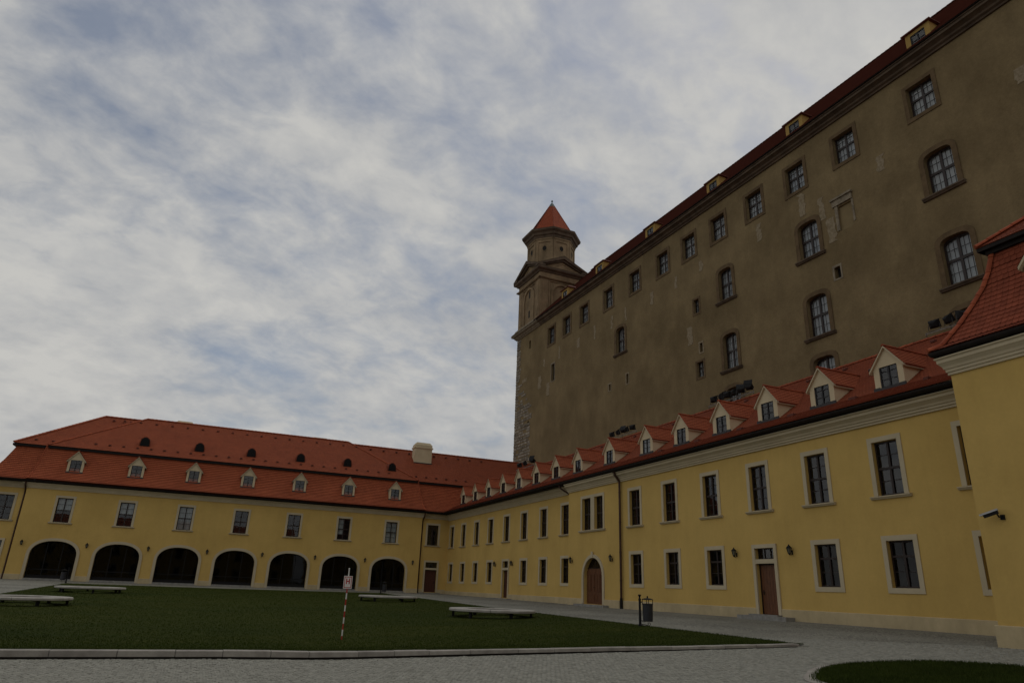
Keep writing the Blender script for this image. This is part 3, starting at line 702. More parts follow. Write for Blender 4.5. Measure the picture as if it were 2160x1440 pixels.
def rect_door(F, parent, c, wd, z0, zl, z1, leafmat='door', trim=.18, leaves=1):
    """door (leaf) > handle, panels; plus fanlight part, surround part"""
    hw = wd / 2; L_ = F.local()
    mb = MB(); mb.fbox(F, c - hw + .05, c + hw - .05, z0, zl - .02, -.27, -.20)
    o = mb.build('door', M[leafmat], parent, F.p(c, z0, -.2))
    nb = max(3, int(wd / .2)); 
    for k in range(nb):
        a0 = c - hw + .08 + (wd - .16) * k / nb; a1 = c - hw + .08 + (wd - .16) * (k + 1) / nb - .012
        b = MB(); b.fbox(F, a0, a1, z0 + .06, zl - .08, -.20, -.178); b.build('plank', M[leafmat], o)
    h = MB(); h.tube([F.p(c + hw - .17, z0 + 1.02, -.178), F.p(c + hw - .17, z0 + 1.02, -.12), F.p(c + hw - .30, z0 + 1.02, -.12)], .012, 6); h.fbox(F, c + hw - .20, c + hw - .14, z0 + .9, z0 + 1.12, -.178, -.170)
    h.build('handle', M['black'], o)
    fr = MB(); fr.fbox(F, c - hw, c - hw + .05, z0, zl, -.26, -.16); fr.fbox(F, c + hw - .05, c + hw, z0, zl, -.26, -.16); fr.fbox(F, c - hw + .05, c + hw - .05, zl - .05, zl, -.26, -.16)
    fr.build('door_frame', M['wood'], o)
    s_ = MB(); s_.ring(F, [(c - hw, z0), (c - hw, z1), (c + hw, z1), (c + hw, z0)], [(c - hw - trim, z0), (c - hw - trim, z1 + trim), (c + hw + trim, z1 + trim), (c + hw + trim, z0)], 0, .075, False)
    s_.fbox(F, c - hw, c + hw, zl, zl + .2, -.2, .06)
    s_.build('door_surround', M['cream'], parent)
    f = MB(); zt0 = zl + .2
    f.fbox(F, c - hw, c + hw, zt0, zt0 + .05, -.23, -.16); f.fbox(F, c - hw, c + hw, z1 - .05, z1, -.23, -.16)
    for k in range(4): f.fbox(F, c - hw + (wd - .04) * k / 3, c - hw + (wd - .04) * k / 3 + .04, zt0 + .05, z1 - .05, -.23, -.165)
    t = f.build('fanlight', M['wood'], parent, F.p(c, zt0, -.2))
    for k in range(3):
        g = pane_mesh(F, c - hw + wd * k / 3, c - hw + wd * (k + 1) / 3, zt0, z1, -.2); g.build('pane', M['glass'], t)
    r = MB(); r.fbox(F, c - hw, c + hw, zt0, z1, -.6, -.5); r.build('room_recess', M['inside'], t)
    return o

# ------------------------------------------------------------------ RIGHT WING
RW = thing('courtyard_wing', 'long yellow two-storey wing with gabled dormers below the castle wall', 'building', (25, 45, -.9))
F1 = Frame((25.0, 0, 0), (0, 1, 0), (-1, 0, 0)); F2 = Frame((24.9, 0, 0), (0, 1, 0), (-1, 0, 0)); F3 = Frame((25.35, 0, 0), (0, 1, 0), (-1, 0, 0))
YA, YB = 39.62, 46.6           # the slightly projecting middle part with the arched door
UP = [15.75, 19.46, 23.11, 26.80, 30.47, 34.17, 37.86]; UPF = [47.99, 51.77, 55.59, 59.43, 63.31, 67.09, 71.0, 74.75]
LO = [15.70, 19.42, 23.06, 30.42, 34.12, 37.85]; LOF = [47.93, 51.74, 55.49, 63.2, 66.98, 70.74, 74.53]
WW = 1.18
def upo(c): return (c - WW / 2, c + WW / 2, 4.12, 6.30, None)
def loo(c): return (c - WW / 2, c + WW / 2, .60, 2.36, None)
D2 = (26.75, 1.26); SD = (59.3, 1.25)
def dro(c, wd, zb, zl, z1): return [(c - wd / 2, c + wd / 2, zb, zl, None), (c - wd / 2, c + wd / 2, zl + .2, z1, None)]
ZB = -1.1
mb = MB(); wall(mb, F1, 12.0, YA, ZB, 7.1, [upo(c) for c in UP] + [loo(c) for c in LO] + dro(*D2, -.70, 1.62, 2.33)); mb.build('wall', M['yellow'], RW)
AD = (43.0, 1.28)
PW = [(43.92, 1.22), (42.22, 1.16)]
mb = MB(); wall(mb, F2, YA, YB, ZB, 7.1, [(c - w_ / 2, c + w_ / 2, 4.15, 6.36, None) for c, w_ in PW] + [(AD[0] - AD[1], AD[0] + AD[1], -.72, 2.27, (1.0, 1.27, 2.0))], .3)
mb.poly([F2.p(YA, ZB, 0), F2.p(YA, 7.1, 0), F2.p(YA, 7.1, -.3), F2.p(YA, ZB, -.3)]); mb.poly([F2.p(YB, ZB, 0), F2.p(YB, 7.1, 0), F2.p(YB, 7.1, -.6), F2.p(YB, ZB, -.6)])
mb.build('wall', M['yellow'], RW)
mb = MB(); wall(mb, F3, YB, 77.0, ZB, 7.1, [upo(c) for c in UPF] + [loo(c) for c in LOF] + dro(*SD, -.70, 1.62, 2.38)); mb.build('wall', M['yellow'], RW)
for F, a0, a1 in ((F1, 12.0, YA), (F2, YA, YB), (F3, YB, 76.0)): cornice(F, a0, a1, RW)
gutter(F1, 12.0, 77.0, RW)
plinth(F1, 12.0, YA, RW, ZB, -.39, [(D2[0] - .83, D2[0] + .83)])
plinth(F2, YA + .002, YB - .002, RW, ZB, -.39, [(AD[0] - 1.50, AD[0] + 1.50)])
plinth(F3, YB, 76.0, RW, ZB, -.39, [(SD[0] - .82, SD[0] + .82)])
kw = dict(cols=[0], bars=([], [.27 * 2.18, .75 * 2.18]), trans=[.5 * 2.18])
up_open = window_kit(F1, RW, WW, 2.18, **kw, trim_bottom=False)
up_curt = window_kit(F1, RW, WW, 2.18, **kw, trim_bottom=False, curtain=('curtain', .0, 2.18, (-.55, -.12)))
lo_kit = window_kit(F1, RW, WW, 1.76, [0], 3, ([], [.60]), trans=[1.17], sill=False, glass='glass_low')
lo_curt = window_kit(F1, RW, WW, 1.76, [0], 3, ([], [.60]), trans=[1.17], sill=False, glass='glass_low', curtain=('blind', .0, 1.76, (-.55, .0)))
used = set()
def put(kit, parent, F, a, z):
    o = kit if kit.name not in used else copy_tree(kit, parent); used.add(kit.name)
    return set_at(o, parent, F, a, z)
for i, c in enumerate(UP): put(up_curt if i in (0, 4, 6) else up_open, RW, F1, c, 4.12)
for i, c in enumerate(UPF): put(up_curt if i in (0, 1, 3) else up_open, RW, F3, c, 4.12)
for i, c in enumerate(LO): put(lo_curt if i == 4 else lo_kit, RW, F1, c, .60)
for i, c in enumerate(LOF): put(lo_curt if i in (1, 2) else lo_kit, RW, F3, c, .60)
for c, w_ in PW:
    k = window_kit(F2, RW, w_, 2.21, [0], 4, ([], [.56, 1.66]), trans=[1.1], trim=0, sill=False, d=-.24); set_at(k, RW, F2, c, 4.15)
mb = MB(); zt = 6.36
mb.ring(F2, [(41.64, 4.15), (41.64, zt), (44.53, zt), (44.53, 4.15)], [(41.44, 4.15), (41.44, zt + .2), (44.73, zt + .2), (44.73, 4.15)], 0, .035, False)
mb.fbox(F2, 42.80, 43.31, 4.15, zt, .002, .03)
mb.build('window_surround', M['cream'], RW)
mb = MB(); mb.sweep([(0, 4.0), (.09, 4.0), (.13, 4.07), (.16, 4.08), (.16, 4.13), (0, 4.15)], F2, 41.3, 44.87); mb.build('window_sill', M['cream'], RW)
rect_door(F1, RW, D2[0], D2[1], -.70, 1.62, 2.33, 'door')
rect_door(F3, RW, SD[0], SD[1], -.70, 1.62, 2.38, 'door_dark')
# arched double door
c, hw = AD; zb = -.72
mb = MB(); mb.ring(F2, arch_pts(c, hw, zb, 1.0, 1.27), arch_pts(c, hw + .22, zb, 1.0, 1.49), 0, .08, False); mb.fbox(F2, c - .11, c + .11, 2.25, 2.66, .081, .13); mb.build('door_surround', M['cream'], RW)
mb = MB(); pts = arch_pts(c, hw - .0, zb, 1.0, 1.27); mb.poly([F2.p(a, z, -.26) for a, z in pts]); dr = mb.build('arched_door', M['door'], RW, F2.p(c, zb, -.26))
for s_ in (-1, 1):
    a0, a1 = (c - hw + .06, c - .015) if s_ < 0 else (c + .015, c + hw - .06)
    lf = MB(); top = [(a1 if s_ > 0 else a0, 1.25), ]
    zz = lambda a: 1.30 + .30 * math.sqrt(max(0, 1 - ((a - c) / hw) ** 2))
    n_ = 6; prof = [(a0, zb), (a1, zb)] + [(a1 + (a0 - a1) * k / n_, zz(a1 + (a0 - a1) * k / n_)) for k in range(n_ + 1)]
    lf.rings([[F2.p(a, z, -.25) for a, z in prof], [F2.p(a, z, -.20) for a, z in prof]]); lo_ = lf.build('door_leaf', M['door'], dr)
    for p0, p1, q0, q1 in ((a0 + .14, a1 - .14, zb + .12, zb + .62), (a0 + .14, (a0 + a1) / 2 - .03, zb + .78, 1.22), ((a0 + a1) / 2 + .03, a1 - .14, zb + .78, 1.22)):
        pm = MB(); pm.ring(F2, rect(p0 + .05, p1 - .05, q0 + .05, q1 - .05), rect(p0, p1, q0, q1), -.20, -.175); pm.fbox(F2, p0 + .09, p1 - .09, q0 + .09, q1 - .09, -.20, -.185); pm.build('panel', M['door'], dr)
hm = MB(); hm.tube([F2.p(c + .1, .35, -.2), F2.p(c + .1, .35, -.13), F2.p(c + .22, .35, -.13)], .014, 6); hm.build('handle', M['black'], dr)
fm = MB(); fm.ring(F2, [(a, z) for a, z in arch_pts(c, hw - .08, 1.62, 1.62, .57, 10)], [(a, z) for a, z in arch_pts(c, hw - .02, 1.56, 1.60, .65, 10)], -.25, -.2)
for s_ in (-.5, 0, .5): fm.tube([F2.p(c + s_ * .3, 1.6, -.22), F2.p(c + s_ * 1.1, 2.0 + (.2 if s_ == 0 else 0), -.22)], .016, 5)
ft = fm.build('fanlight', M['wood'], RW, F2.p(c, 1.6, -.22)); gm = MB(); gm.poly([F2.p(a, z, -.24) for a, z in arch_pts(c, hw - .05, 1.60, 1.60, .62, 10)]); gm.build('pane', M['glass_shop'], ft)
# steps
for F, a0, a1, dd, zt, zg in ((F1, 25.15, 28.30, .62, -.725, -1.2), (F2, 40.9, 44.9, .5, -.74, -1.2), (F3, 57.6, 61.9, .5, -.74, -1.2)):
    mb = MB(); mb.fbox(F, a0, a1, zg, zt, .072, dd); mb.build('door_step', M['step'], RW)
mb = MB(); mb.fbox(F1, 25.9, 27.75, -.724, -.66, .073, .40); mb.build('door_step', M['step'], RW)
# downpipes
mb = MB(); mb.tube([F1.p(39.42, 7.68, .55), F1.p(39.42, 7.45, .50), F1.p(39.42, 7.05, .17), F1.p(39.42, 6.9, .15), F1.p(39.42, -.25, .15)], .075, 10)
for z in (6.3, 4.4, 2.5, .8): mb.lathe([(.088, -.03), (.088, .03)], F1.p(39.42, z, .15), 10)
mb.build('downpipe', M['pipe'], RW)
mb = MB(); mb.tube([F1.p(39.42, -.25, .15), F1.p(39.42, -1.1, .15)], .095, 10); mb.build('pipe_foot', M['black'], RW)
mb = MB(); mb.tube([F3.p(47.45, 7.68, .85), F3.p(47.4, 7.45, .8), F3.p(46.85, 6.95, .2), F3.p(46.78, 6.8, .12), F3.p(46.78, -1.0, .12)], .07, 10); mb.build('downpipe', M['pipe'], RW)
# roof
RS = [(24.32, 7.86), (24.9, 8.12), (26.0, 8.70), (31.0, 12.25)]
mb = MB(); courses(mb, lambda s, q, z: Vector((q, s, z)), [(q, z, 10.0, 84.0) for q, z in RS], .15)
courses(mb, lambda s, q, z: Vector((62 - q, s, z)), [(q, z, 10.0, 84.0) for q, z in RS], .6)
mb.build('roof', M['tile'], RW)
mb = MB(); ridge_line(mb, (31, 10, 12.25), (31, 84, 12.25), .12); o = mb.build('ridge_tiles', M['ridge'], RW); o['kind'] = 'stuff'
mb = MB(); mb.box(26.45, 36.5, 12.1, 84, -1.1, 7.3); mb.build('wall_core', M['inside'], RW)
dk = dormer_kit(F1, RW, .72, .98, .86, 3.2); dkc = dormer_kit(F1, RW, .72, .98, .86, 3.2, curtain=True)
for i, c in enumerate([15.9, 19.52, 23.15, 26.75, 30.38, 34.08, 37.84, 42.5, 47.2, 50.95, 54.72, 58.48, 62.18, 65.98, 69.8, 73.55]):
    set_at(put(dkc if i in (6, 11, 13) else dk, RW, F1, c, 8.74), RW, F1, c, 8.74, -1.0)
def vent(parent, F, pts, s=.11):
    mb = MB(); L_ = F.local(); mb.hexa([L_.p(-s, -.03, .16), L_.p(s, -.03, .16), L_.p(s, .0, -.2), L_.p(-s, .0, -.2), L_.p(-s * .9, .10, .14), L_.p(s * .9, .10, .14), L_.p(s * .5, .13, -.18), L_.p(-s * .5, .13, -.18)])
    me = mb.mesh('vent_tile', M['tile_castle'])
    for p in pts: inst('vent_tile', me, parent, p)
zr = lambda x_: 8.70 + .71 * (x_ - 26)
vent(RW, F1, [(30.35, 17.6 + 2.55 * k, zr(30.35)) for k in range(22)] + [(25.85, 17.7 + 3.68 * k, zr(25.85)) for k in range(6)] + [(25.85, 21.2 + 3.68 * k, zr(25.85)) for k in range(5)])
# roof hatches beside the dormers
for y_ in (33.0, 21.8):
    mb = MB(); mb.hexa([(28.3, y_ - .45, zr(28.3)), (28.3, y_ + .45, zr(28.3)), (29.3, y_ + .45, zr(29.3)), (29.3, y_ - .45, zr(29.3)), (28.2, y_ - .42, zr(28.3) + .28), (28.2, y_ + .42, zr(28.3) + .28), (29.2, y_ + .42, zr(29.3) + .22), (29.2, y_ - .42, zr(29.3) + .22)])
    mb.build('roof_hatch', M['flash'], RW)

# ------------------------------------------------------------------ LEFT (ARCADE) WING
AW = thing('arcade_wing', 'yellow mansard-roofed wing with seven glazed arches facing the lawn', 'building', (3.4, 76, -.8))
G1 = Frame((0, 75.72, 0), (1, 0, 0), (0, -1, 0)); G2 = Frame((0, 76.12, 0), (1, 0, 0), (0, -1, 0))
CX = 3.40; SP = 5.13
ARC = [CX + SP * k for k in range(-3, 4)]; AH = 1.83
LXa, LXb = -15.3, 22.1
def uo(c, w_=1.24): return (c - w_ / 2, c + w_ / 2, 4.28, 6.45, None)
mb = MB(); wall(mb, G1, LXa, LXb, ZB, 7.2, [uo(c - .07) for c in ARC] + [(c - AH, c + AH, -.56, 2.64, (1.42, 1.22, 2.25)) for c in ARC], .32)
for a in (LXa, LXb): mb.poly([G1.p(a, ZB, 0), G1.p(a, 7.2, 0), G1.p(a, 7.2, -.42), G1.p(a, ZB, -.42)])
mb.build('wall', M['yellow'], AW)
DC = (23.62, 1.34); DCm = (2 * CX - 23.62, 1.34)
for a0, a1, wc, dc in ((LXb, 25.4, 23.55, DC), (-18.75, LXa, 2 * CX - 23.55, DCm)):
    mb = MB(); wall(mb, G2, a0, a1, ZB, 7.2, [uo(wc)] + dro(dc[0], dc[1], -.58, 1.72, 2.50), .3); mb.build('wall', M['yellow'], AW)
    rect_door(G2, AW, dc[0], dc[1], -.58, 1.72, 2.50, 'door_dark')
    cornice(G2, a0, a1, AW, .10)
    plinth(G2, a0, a1, AW, ZB, -.28, [(dc[0] - .85, dc[0] + .85)])
    mb = MB(); mb.fbox(G2, dc[0] - 1.3, dc[0] + 1.1, -1.1, -.62, .072, .45); mb.build('door_step', M['step'], AW)
cornice(G1, LXa, LXb, AW, .12, 1, 1); gutter(G1, -19.2, 26.0, AW)
plinth(G1, LXa, LXb, AW, ZB, -.27, [(c - AH - .26, c + AH + .26) for c in ARC])
mb = MB(); mb.box(-18.75, -18.5, 76.12, 92, ZB, 7.3); mb.box(-18.5, 38, 91.5, 92, ZB, 7.3); mb.box(-18.4, 38, 77.6, 77.9, ZB, 7.25); mb.build('wall_core', M['inside'], AW)
H = 2.17; kw = dict(cols=[0], rows=4, bars=([], [.26 * H, .74 * H]), trans=[.5 * H], trim_bottom=False)
k_full = window_kit(G1, AW, 1.24, H, **kw, curtain=('blind', 0, H)); k_half = window_kit(G1, AW, 1.24, H, **kw, curtain=('blind', H * .5, H)); k_open = window_kit(G1, AW, 1.24, H, **kw)
k_q = window_kit(G1, AW, 1.24, H, **kw, curtain=('blind', H * .25, H, (-.6, .02)))
for i, c in enumerate(ARC): put([k_half, k_half, k_full, k_open, k_open, k_q, k_full][i], AW, G1, c - .07, 4.28)
for c in (23.55, 2 * CX - 23.55): put(k_open, AW, G2, c, 4.28)
# glazed arches: arch_window (frame) > pane, surround, threshold
def arch_glazing():
    L_ = G1.local(); fr = MB(); d = -.30; zb = 0.0; zs, rs = 1.98, 1.22
    fr.ring(L_, arch_pts(0, AH - .07, .10, zs, rs - .07, 16, 2.25), arch_pts(0, AH, 0, zs, rs, 16, 2.25), d - .04, d + .05)
    for x_ in (-.62, .62): fr.fbox(L_, x_ - .035, x_ + .035, .02, zs + rs * .92, d - .038, d + .045)
    fr.fbox(L_, -AH + .02, AH - .02, .72, .79, d - .036, d + .043); fr.fbox(L_, -AH + .03, AH - .03, .03, .28, d - .03, d + .04)
    o = bpy.data.objects.new('arch_window', fr.mesh('arch_window', M['black'])); COL.objects.link(o); o.parent = AW
    full = arch_pts(0, AH - .02, .1, zs, rs - .02, 30, 2.25)[1:-1]
    def zt(a):
        for k in range(len(full) - 1):
            if full[k][0] - 1e-9 <= a <= full[k + 1][0] + 1e-9 and full[k + 1][0] > full[k][0]: return full[k][1] + (full[k + 1][1] - full[k][1]) * (a - full[k][0]) / (full[k + 1][0] - full[k][0])
        return zs
    xs = [-AH + .025, -.62, .62, AH - .025]
    for i in range(3):
        p = pane_mesh(L_, xs[i], xs[i + 1], .1, .75, d); ob = bpy.data.objects.new('pane', p.mesh('pane', M['glass_shop'])); COL.objects.link(ob); ob.parent = o
        n_ = 8; xx = [xs[i] + (xs[i + 1] - xs[i]) * k / n_ for k in range(n_ + 1)]
        mb = MB(); mb.poly([L_.p(xs[i], .75, d), L_.p(xs[i + 1], .75, d)] + [L_.p(a, zt(a), d) for a in reversed(xx)])
        ob = bpy.data.objects.new('pane', mb.mesh('pane', M['glass_shop'])); COL.objects.link(ob); ob.parent = o
    s_ = MB(); s_.ring(L_, arch_pts(0, AH, -.14, zs, rs, 16, 2.25), arch_pts(0, AH + .25, -.14, zs, rs + .25, 16, 2.25), 0, .09, False)
    ob = bpy.data.objects.new('surround', s_.mesh('surround', M['cream'])); COL.objects.link(ob); ob.parent = o
    t = MB(); t.fbox(L_, -AH - .25, AH + .25, -.5, -.14, .0, .16); t.fbox(L_, -AH, AH, -.14, 0, -.36, .12)
    ob = bpy.data.objects.new('threshold', t.mesh('threshold', M['step'])); COL.objects.link(ob); ob.parent = o
    r = MB(); e = AH + .02
    for q in ([(-e, 0, d - .06), (-e, 3.25, d - .06), (-e, 3.25, d - 1.5), (-e, 0, d - 1.5)], [(e, 0, d - .06), (e, 3.25, d - .06), (e, 3.25, d - 1.5), (e, 0, d - 1.5)], [(-e, 0, d - 1.5), (e, 0, d - 1.5), (e, 3.25, d - 1.5), (-e, 3.25, d - 1.5)],
              [(-e, 3.25, d - .06), (e, 3.25, d - .06), (e, 3.25, d - 1.5), (-e, 3.25, d - 1.5)], [(-e, 0, d - .06), (e, 0, d - .06), (e, 0, d - 1.5), (-e, 0, d - 1.5)]): r.poly([L_.p(*p) for p in q])
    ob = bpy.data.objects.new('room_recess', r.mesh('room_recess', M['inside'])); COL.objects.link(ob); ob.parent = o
    return o
ag = arch_glazing()
for c in ARC: put(ag, AW, G1, c, -.56)
# roof: mansard with flared foot; side parts first, then the central part a little in front and above
LOWER = [(75.16, 7.84), (75.55, 8.02), (76.05, 8.62), (76.55, 9.55), (76.95, 10.5), (77.2, 11.15)]
PX = lambda s, q, z: Vector((s, q, z))
def hipx(q, side): return (-17.45 - (76.9 - q) * (6 / 6.8)) if side < 0 else 40
mb = MB(); courses(mb, PX, [(q, z, -17.2 - (77.2 - q) * .95, 40.0) for q, z in LOWER], .2, .035); mb.build('roof', M['tile'], AW)
mb = MB(); courses(mb, PX, [(76.9, 11.24, -17.55, 40), (83.7, 15.85, -11.55, 40)], .2, .035); mb.build('roof', M['tile'], AW)
# back slopes and left hip end
mb = MB(); courses(mb, lambda s, q, z: Vector((s, 167.4 - q, z)), [(76.9, 11.24, -17.55, 40), (83.7, 15.85, -11.55, 40)], .6)
courses(mb, lambda s, q, z: Vector((s, 167.4 - q, z)), [(q, z, -17.2 - (77.2 - q) * .95, 40.0) for q, z in LOWER], .6)
courses(mb, lambda s, q, z: Vector((q, s, z)), [(-17.55, 11.24, 76.9, 90.5), (-11.55, 15.85, 83.7, 83.7)], .15)
courses(mb, lambda s, q, z: Vector((-17.2 - (77.2 - q) * .95, s, z)), [(q, z, q, 167.4 - q) for q, z in LOWER], .15)
mb.build('roof', M['tile'], AW)
OFF = .28
CL = [(q - OFF, z + .05, 0, 0) for q, z in LOWER]
def cx0(q): return -15.45 + (q - 75.16) * .30
CST = [(q - OFF, z + .06, cx0(q), 2 * CX - cx0(q)) for q, z in LOWER]
mb = MB(); courses(mb, PX, CST, .2, .035); mb.build('roof', M['tile'], AW)
UP_ST = [(76.62, 11.25, -14.75, 2 * CX + 14.75), (83.7, 16.08, -7.6, 2 * CX + 7.6)]
mb = MB(); courses(mb, PX, UP_ST, .2, .035)
for sg in (-1, 1):
    e0, e1 = (-14.75, -7.6) if sg < 0 else (2 * CX + 14.75, 2 * CX + 7.6)
    mb.poly([(e0, 76.62, 11.27), (e1, 83.7, 16.08), (e1, 83.7, 15.8), (e0, 76.9, 11.1)], [(.5, .5)] * 4)
    for (q0, z0, s0, S0), (q1, z1, s1, S1) in zip(CST[:-1], CST[1:]):
        a, b = (s0, s1) if sg < 0 else (S0, S1)
        mb.poly([(a, q0, z0), (b, q1, z1), (b, q1 + .5, z1), (a, q0 + .5, z0)], [(.5, .5)] * 4)
mb.build('roof', M['tile'], AW)
mb = MB(); courses(mb, lambda s, q, z: Vector((s, 167.4 - q, z)), UP_ST, .6); mb.build('roof', M['tile'], AW)
mb = MB()
ridge_line(mb, (-7.6, 83.7, 16.1), (2 * CX + 7.6, 83.7, 16.1), .13); ridge_line(mb, (-11.55, 83.7, 15.88), (-7.6, 83.7, 15.88), .13); ridge_line(mb, (2 * CX + 7.6, 83.7, 15.88), (40, 83.7, 15.88), .13)
ridge_line(mb, (-14.75, 76.62, 11.3), (-7.6, 83.7, 16.12), .10); ridge_line(mb, (2 * CX + 14.75, 76.62, 11.3), (2 * CX + 7.6, 83.7, 16.12), .10); ridge_line(mb, (-17.55, 76.9, 11.3), (-11.55, 83.7, 15.9), .12)
for (q0, z0, s0, S0), (q1, z1, s1, S1) in zip(CST[:-1], CST[1:]):
    ridge_line(mb, (s0, q0, z0 + .02), (s1, q1, z1 + .02), .07, .4); ridge_line(mb, (S0, q0, z0 + .02), (S1, q1, z1 + .02), .07, .4)
o = mb.build('ridge_tiles', M['ridge'], AW); o['kind'] = 'stuff'
# eave board and soffit at the mansard break, near-black for a painted shadow line
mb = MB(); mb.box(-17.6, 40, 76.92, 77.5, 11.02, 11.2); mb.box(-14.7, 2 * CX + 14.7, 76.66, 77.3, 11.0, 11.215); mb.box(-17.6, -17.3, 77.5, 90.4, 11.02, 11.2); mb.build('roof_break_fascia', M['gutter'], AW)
dl = dormer_kit(G1, AW, .66, 1.18, .80, 1.6, w_w=.92, w_h=1.16, wood='wood_grey')
for c in ARC: set_at(put(dl, AW, G1, c - .0, 8.86), AW, G1, c, 8.80, -.13)
# small arched roof vents
def eyelid():
    L_ = G1.local(); mb = MB(); n_ = 10; R = []
    for d, s_ in ((.55, 1.0), (-.75, .72)):
        zb = -.36 if d > 0 else .5
        R.append([L_.p(.52 * s_ * math.cos(math.pi * k / n_), zb + (1.02 if d > 0 else .16) * math.sin(math.pi * k / n_) ** .8, d) for k in range(n_ + 1)])
    mb.rings(R, True, True); o = bpy.data.objects.new('roof_vent', mb.mesh('roof_vent', M['tile'])); COL.objects.link(o); o.parent = AW
    g = MB(); g.poly([L_.p(.44 * math.cos(math.pi * k / n_), -.30 + .90 * math.sin(math.pi * k / n_) ** .8, .56) for k in range(n_ + 1)])
    for k in range(5): g.fbox(L_, -.40, .40, -.26 + .15 * k, -.2 + .15 * k, .562, .60)
    ob = bpy.data.objects.new('grille', g.mesh('grille', M['black'])); COL.objects.link(ob); ob.parent = o
    return o
ev = eyelid()
for k in range(6):
    x_ = -6.85 + 5.14 * k * .995
    o = ev if k == 0 else copy_tree(ev, AW); o.location = Vector((x_, 78.62, 12.58)) - wloc(AW)
ups = lambda y_: 11.25 + .684 * (y_ - 76.62)
vent(AW, G1, [(-11.0 + 1.22 * k, 77.55, ups(77.55)) for k in range(25)] + [(-9.6 + 1.55 * k, 82.7, ups(82.7)) for k in range(17)] + [(-16.0, 77.65, ups(77.4)), (-14.6, 77.65, ups(77.4)), (-10.6, 82.8, ups(82.6)), (-9.0, 82.8, ups(82.6))] + [(20.3 + 1.22 * k, 77.75, ups(77.5)) for k in range(7)] + [(17 + 1.6 * k, 82.8, ups(82.6)) for k in range(10)], .12)
def chimney(x0, x1, y0, y1, z0, z1):
    mb = MB(); mb.box(x0, x1, y0, y1, z0, z1 - .75); mb.box(x0 - .10, x1 + .10, y0 - .10, y1 + .10, z1 - .75, z1 - .60); mb.box(x0, x1, y0, y1, z1 - .60, z1 - .35)
    mb.hexa([(x0 - .02, y0 - .02, z1 - .35), (x1 + .02, y0 - .02, z1 - .35), (x1 + .02, y1 + .02, z1 - .35), (x0 - .02, y1 + .02, z1 - .35), (x0 + .25, y0 + .2, z1), (x1 - .25, y0 + .2, z1), (x1 - .25, y1 - .2, z1), (x0 + .25, y1 - .2, z1)])
    mb.box(x0 - .04, x1 + .04, y0 - .04, y1 + .04, z0 - .6, z0 + .12) if False else None
    o = mb.build('chimney', M['dormer'], AW)
    return o
chimney(22.05, 24.2, 81.0, 82.2, 13.3, 16.6); chimney(-4.9, -2.95, 85.4, 86.4, 14.0, 16.72); chimney(10.25, 12.3, 85.4, 86.4, 14.0, 16.62)
mb = MB(); mb.box(21.98, 24.27, 80.88, 81.0, 13.65, 14.1); mb.build('chimney_flashing', M['flash'], AW)
for a, sg in ((LXa - .12, -1), (LXb + .14, 1)):
    mb = MB(); mb.tube([G1.p(a, 7.68, .5), G1.p(a, 7.4, .45), G1.p(a, 6.9, -.15), G1.p(a, 6.7, -.25), G1.p(a, -.9, -.25)], .075, 10); mb.build('downpipe', M['pipe'], AW)

# ------------------------------------------------------------------ CORNER PAVILION (right edge)
PV = thing('corner_pavilion', 'yellow corner pavilion with tiled mansard roof and hip', 'building', (21.3, 10, -1.0))
XP, YP = 21.30, 13.80
P1 = Frame((XP, 0, 0), (0, 1, 0), (-1, 0, 0)); P2 = Frame((0, YP, 0), (1, 0, 0), (0, 1, 0))
mb = MB(); wall(mb, P1, -9, YP, -1.35, 7.15, [], .2); wall(mb, P2, XP, 25.4, -1.35, 7.15, [], .2); mb.build('wall', M['yellow'], PV)
PCO = [(d * .6, z) for d, z in CORN]
mb = MB(); mb.rings([[P1.p(-9, z, d + .002) for d, z in PCO], [P1.p(YP + d, z, d + .002) for d, z in PCO]]); mb.build('cornice', M['cream'], PV)
mb = MB(); mb.rings([[P2.p(XP - d, z, d + .002) for d, z in PCO], [P2.p(24.8, z, d + .002) for d, z in PCO]]); mb.build('cornice', M['cream'], PV)
mb = MB()
prof = [(0, -1.35), (.075, -1.35), (.075, -.47), (.055, -.45), (0, -.45)]
mb.rings([[P1.p(-9, z, d) for d, z in prof], [P1.p(YP + d, z, d) for d, z in prof]]); mb.rings([[P2.p(XP - d, z, d) for d, z in prof], [P2.p(25, z, d) for d, z in prof]]); mb.build('plinth', M['plinth'], PV)
mb = MB(); mb.fbox(P1, -9, YP + .2, 7.604, 7.78, .05, .22); mb.fbox(P2, XP - .04, 24.9, 7.604, 7.78, .05, .2)
arc = lambda dz: [(.27 - .12 * math.cos(math.pi * k / 8), 7.80 + dz - .16 * math.sin(math.pi * k / 8)) for k in range(9)]
mb.rings([[P1.p(-9, z, d) for d, z in arc(0)], [P1.p(YP + d, z, d) for d, z in arc(0)]]); mb.rings([[P2.p(XP - d, z, d) for d, z in arc(0)], [P2.p(24.6, z, d) for d, z in arc(0)]]); mb.build('gutter', M['gutter'], PV)
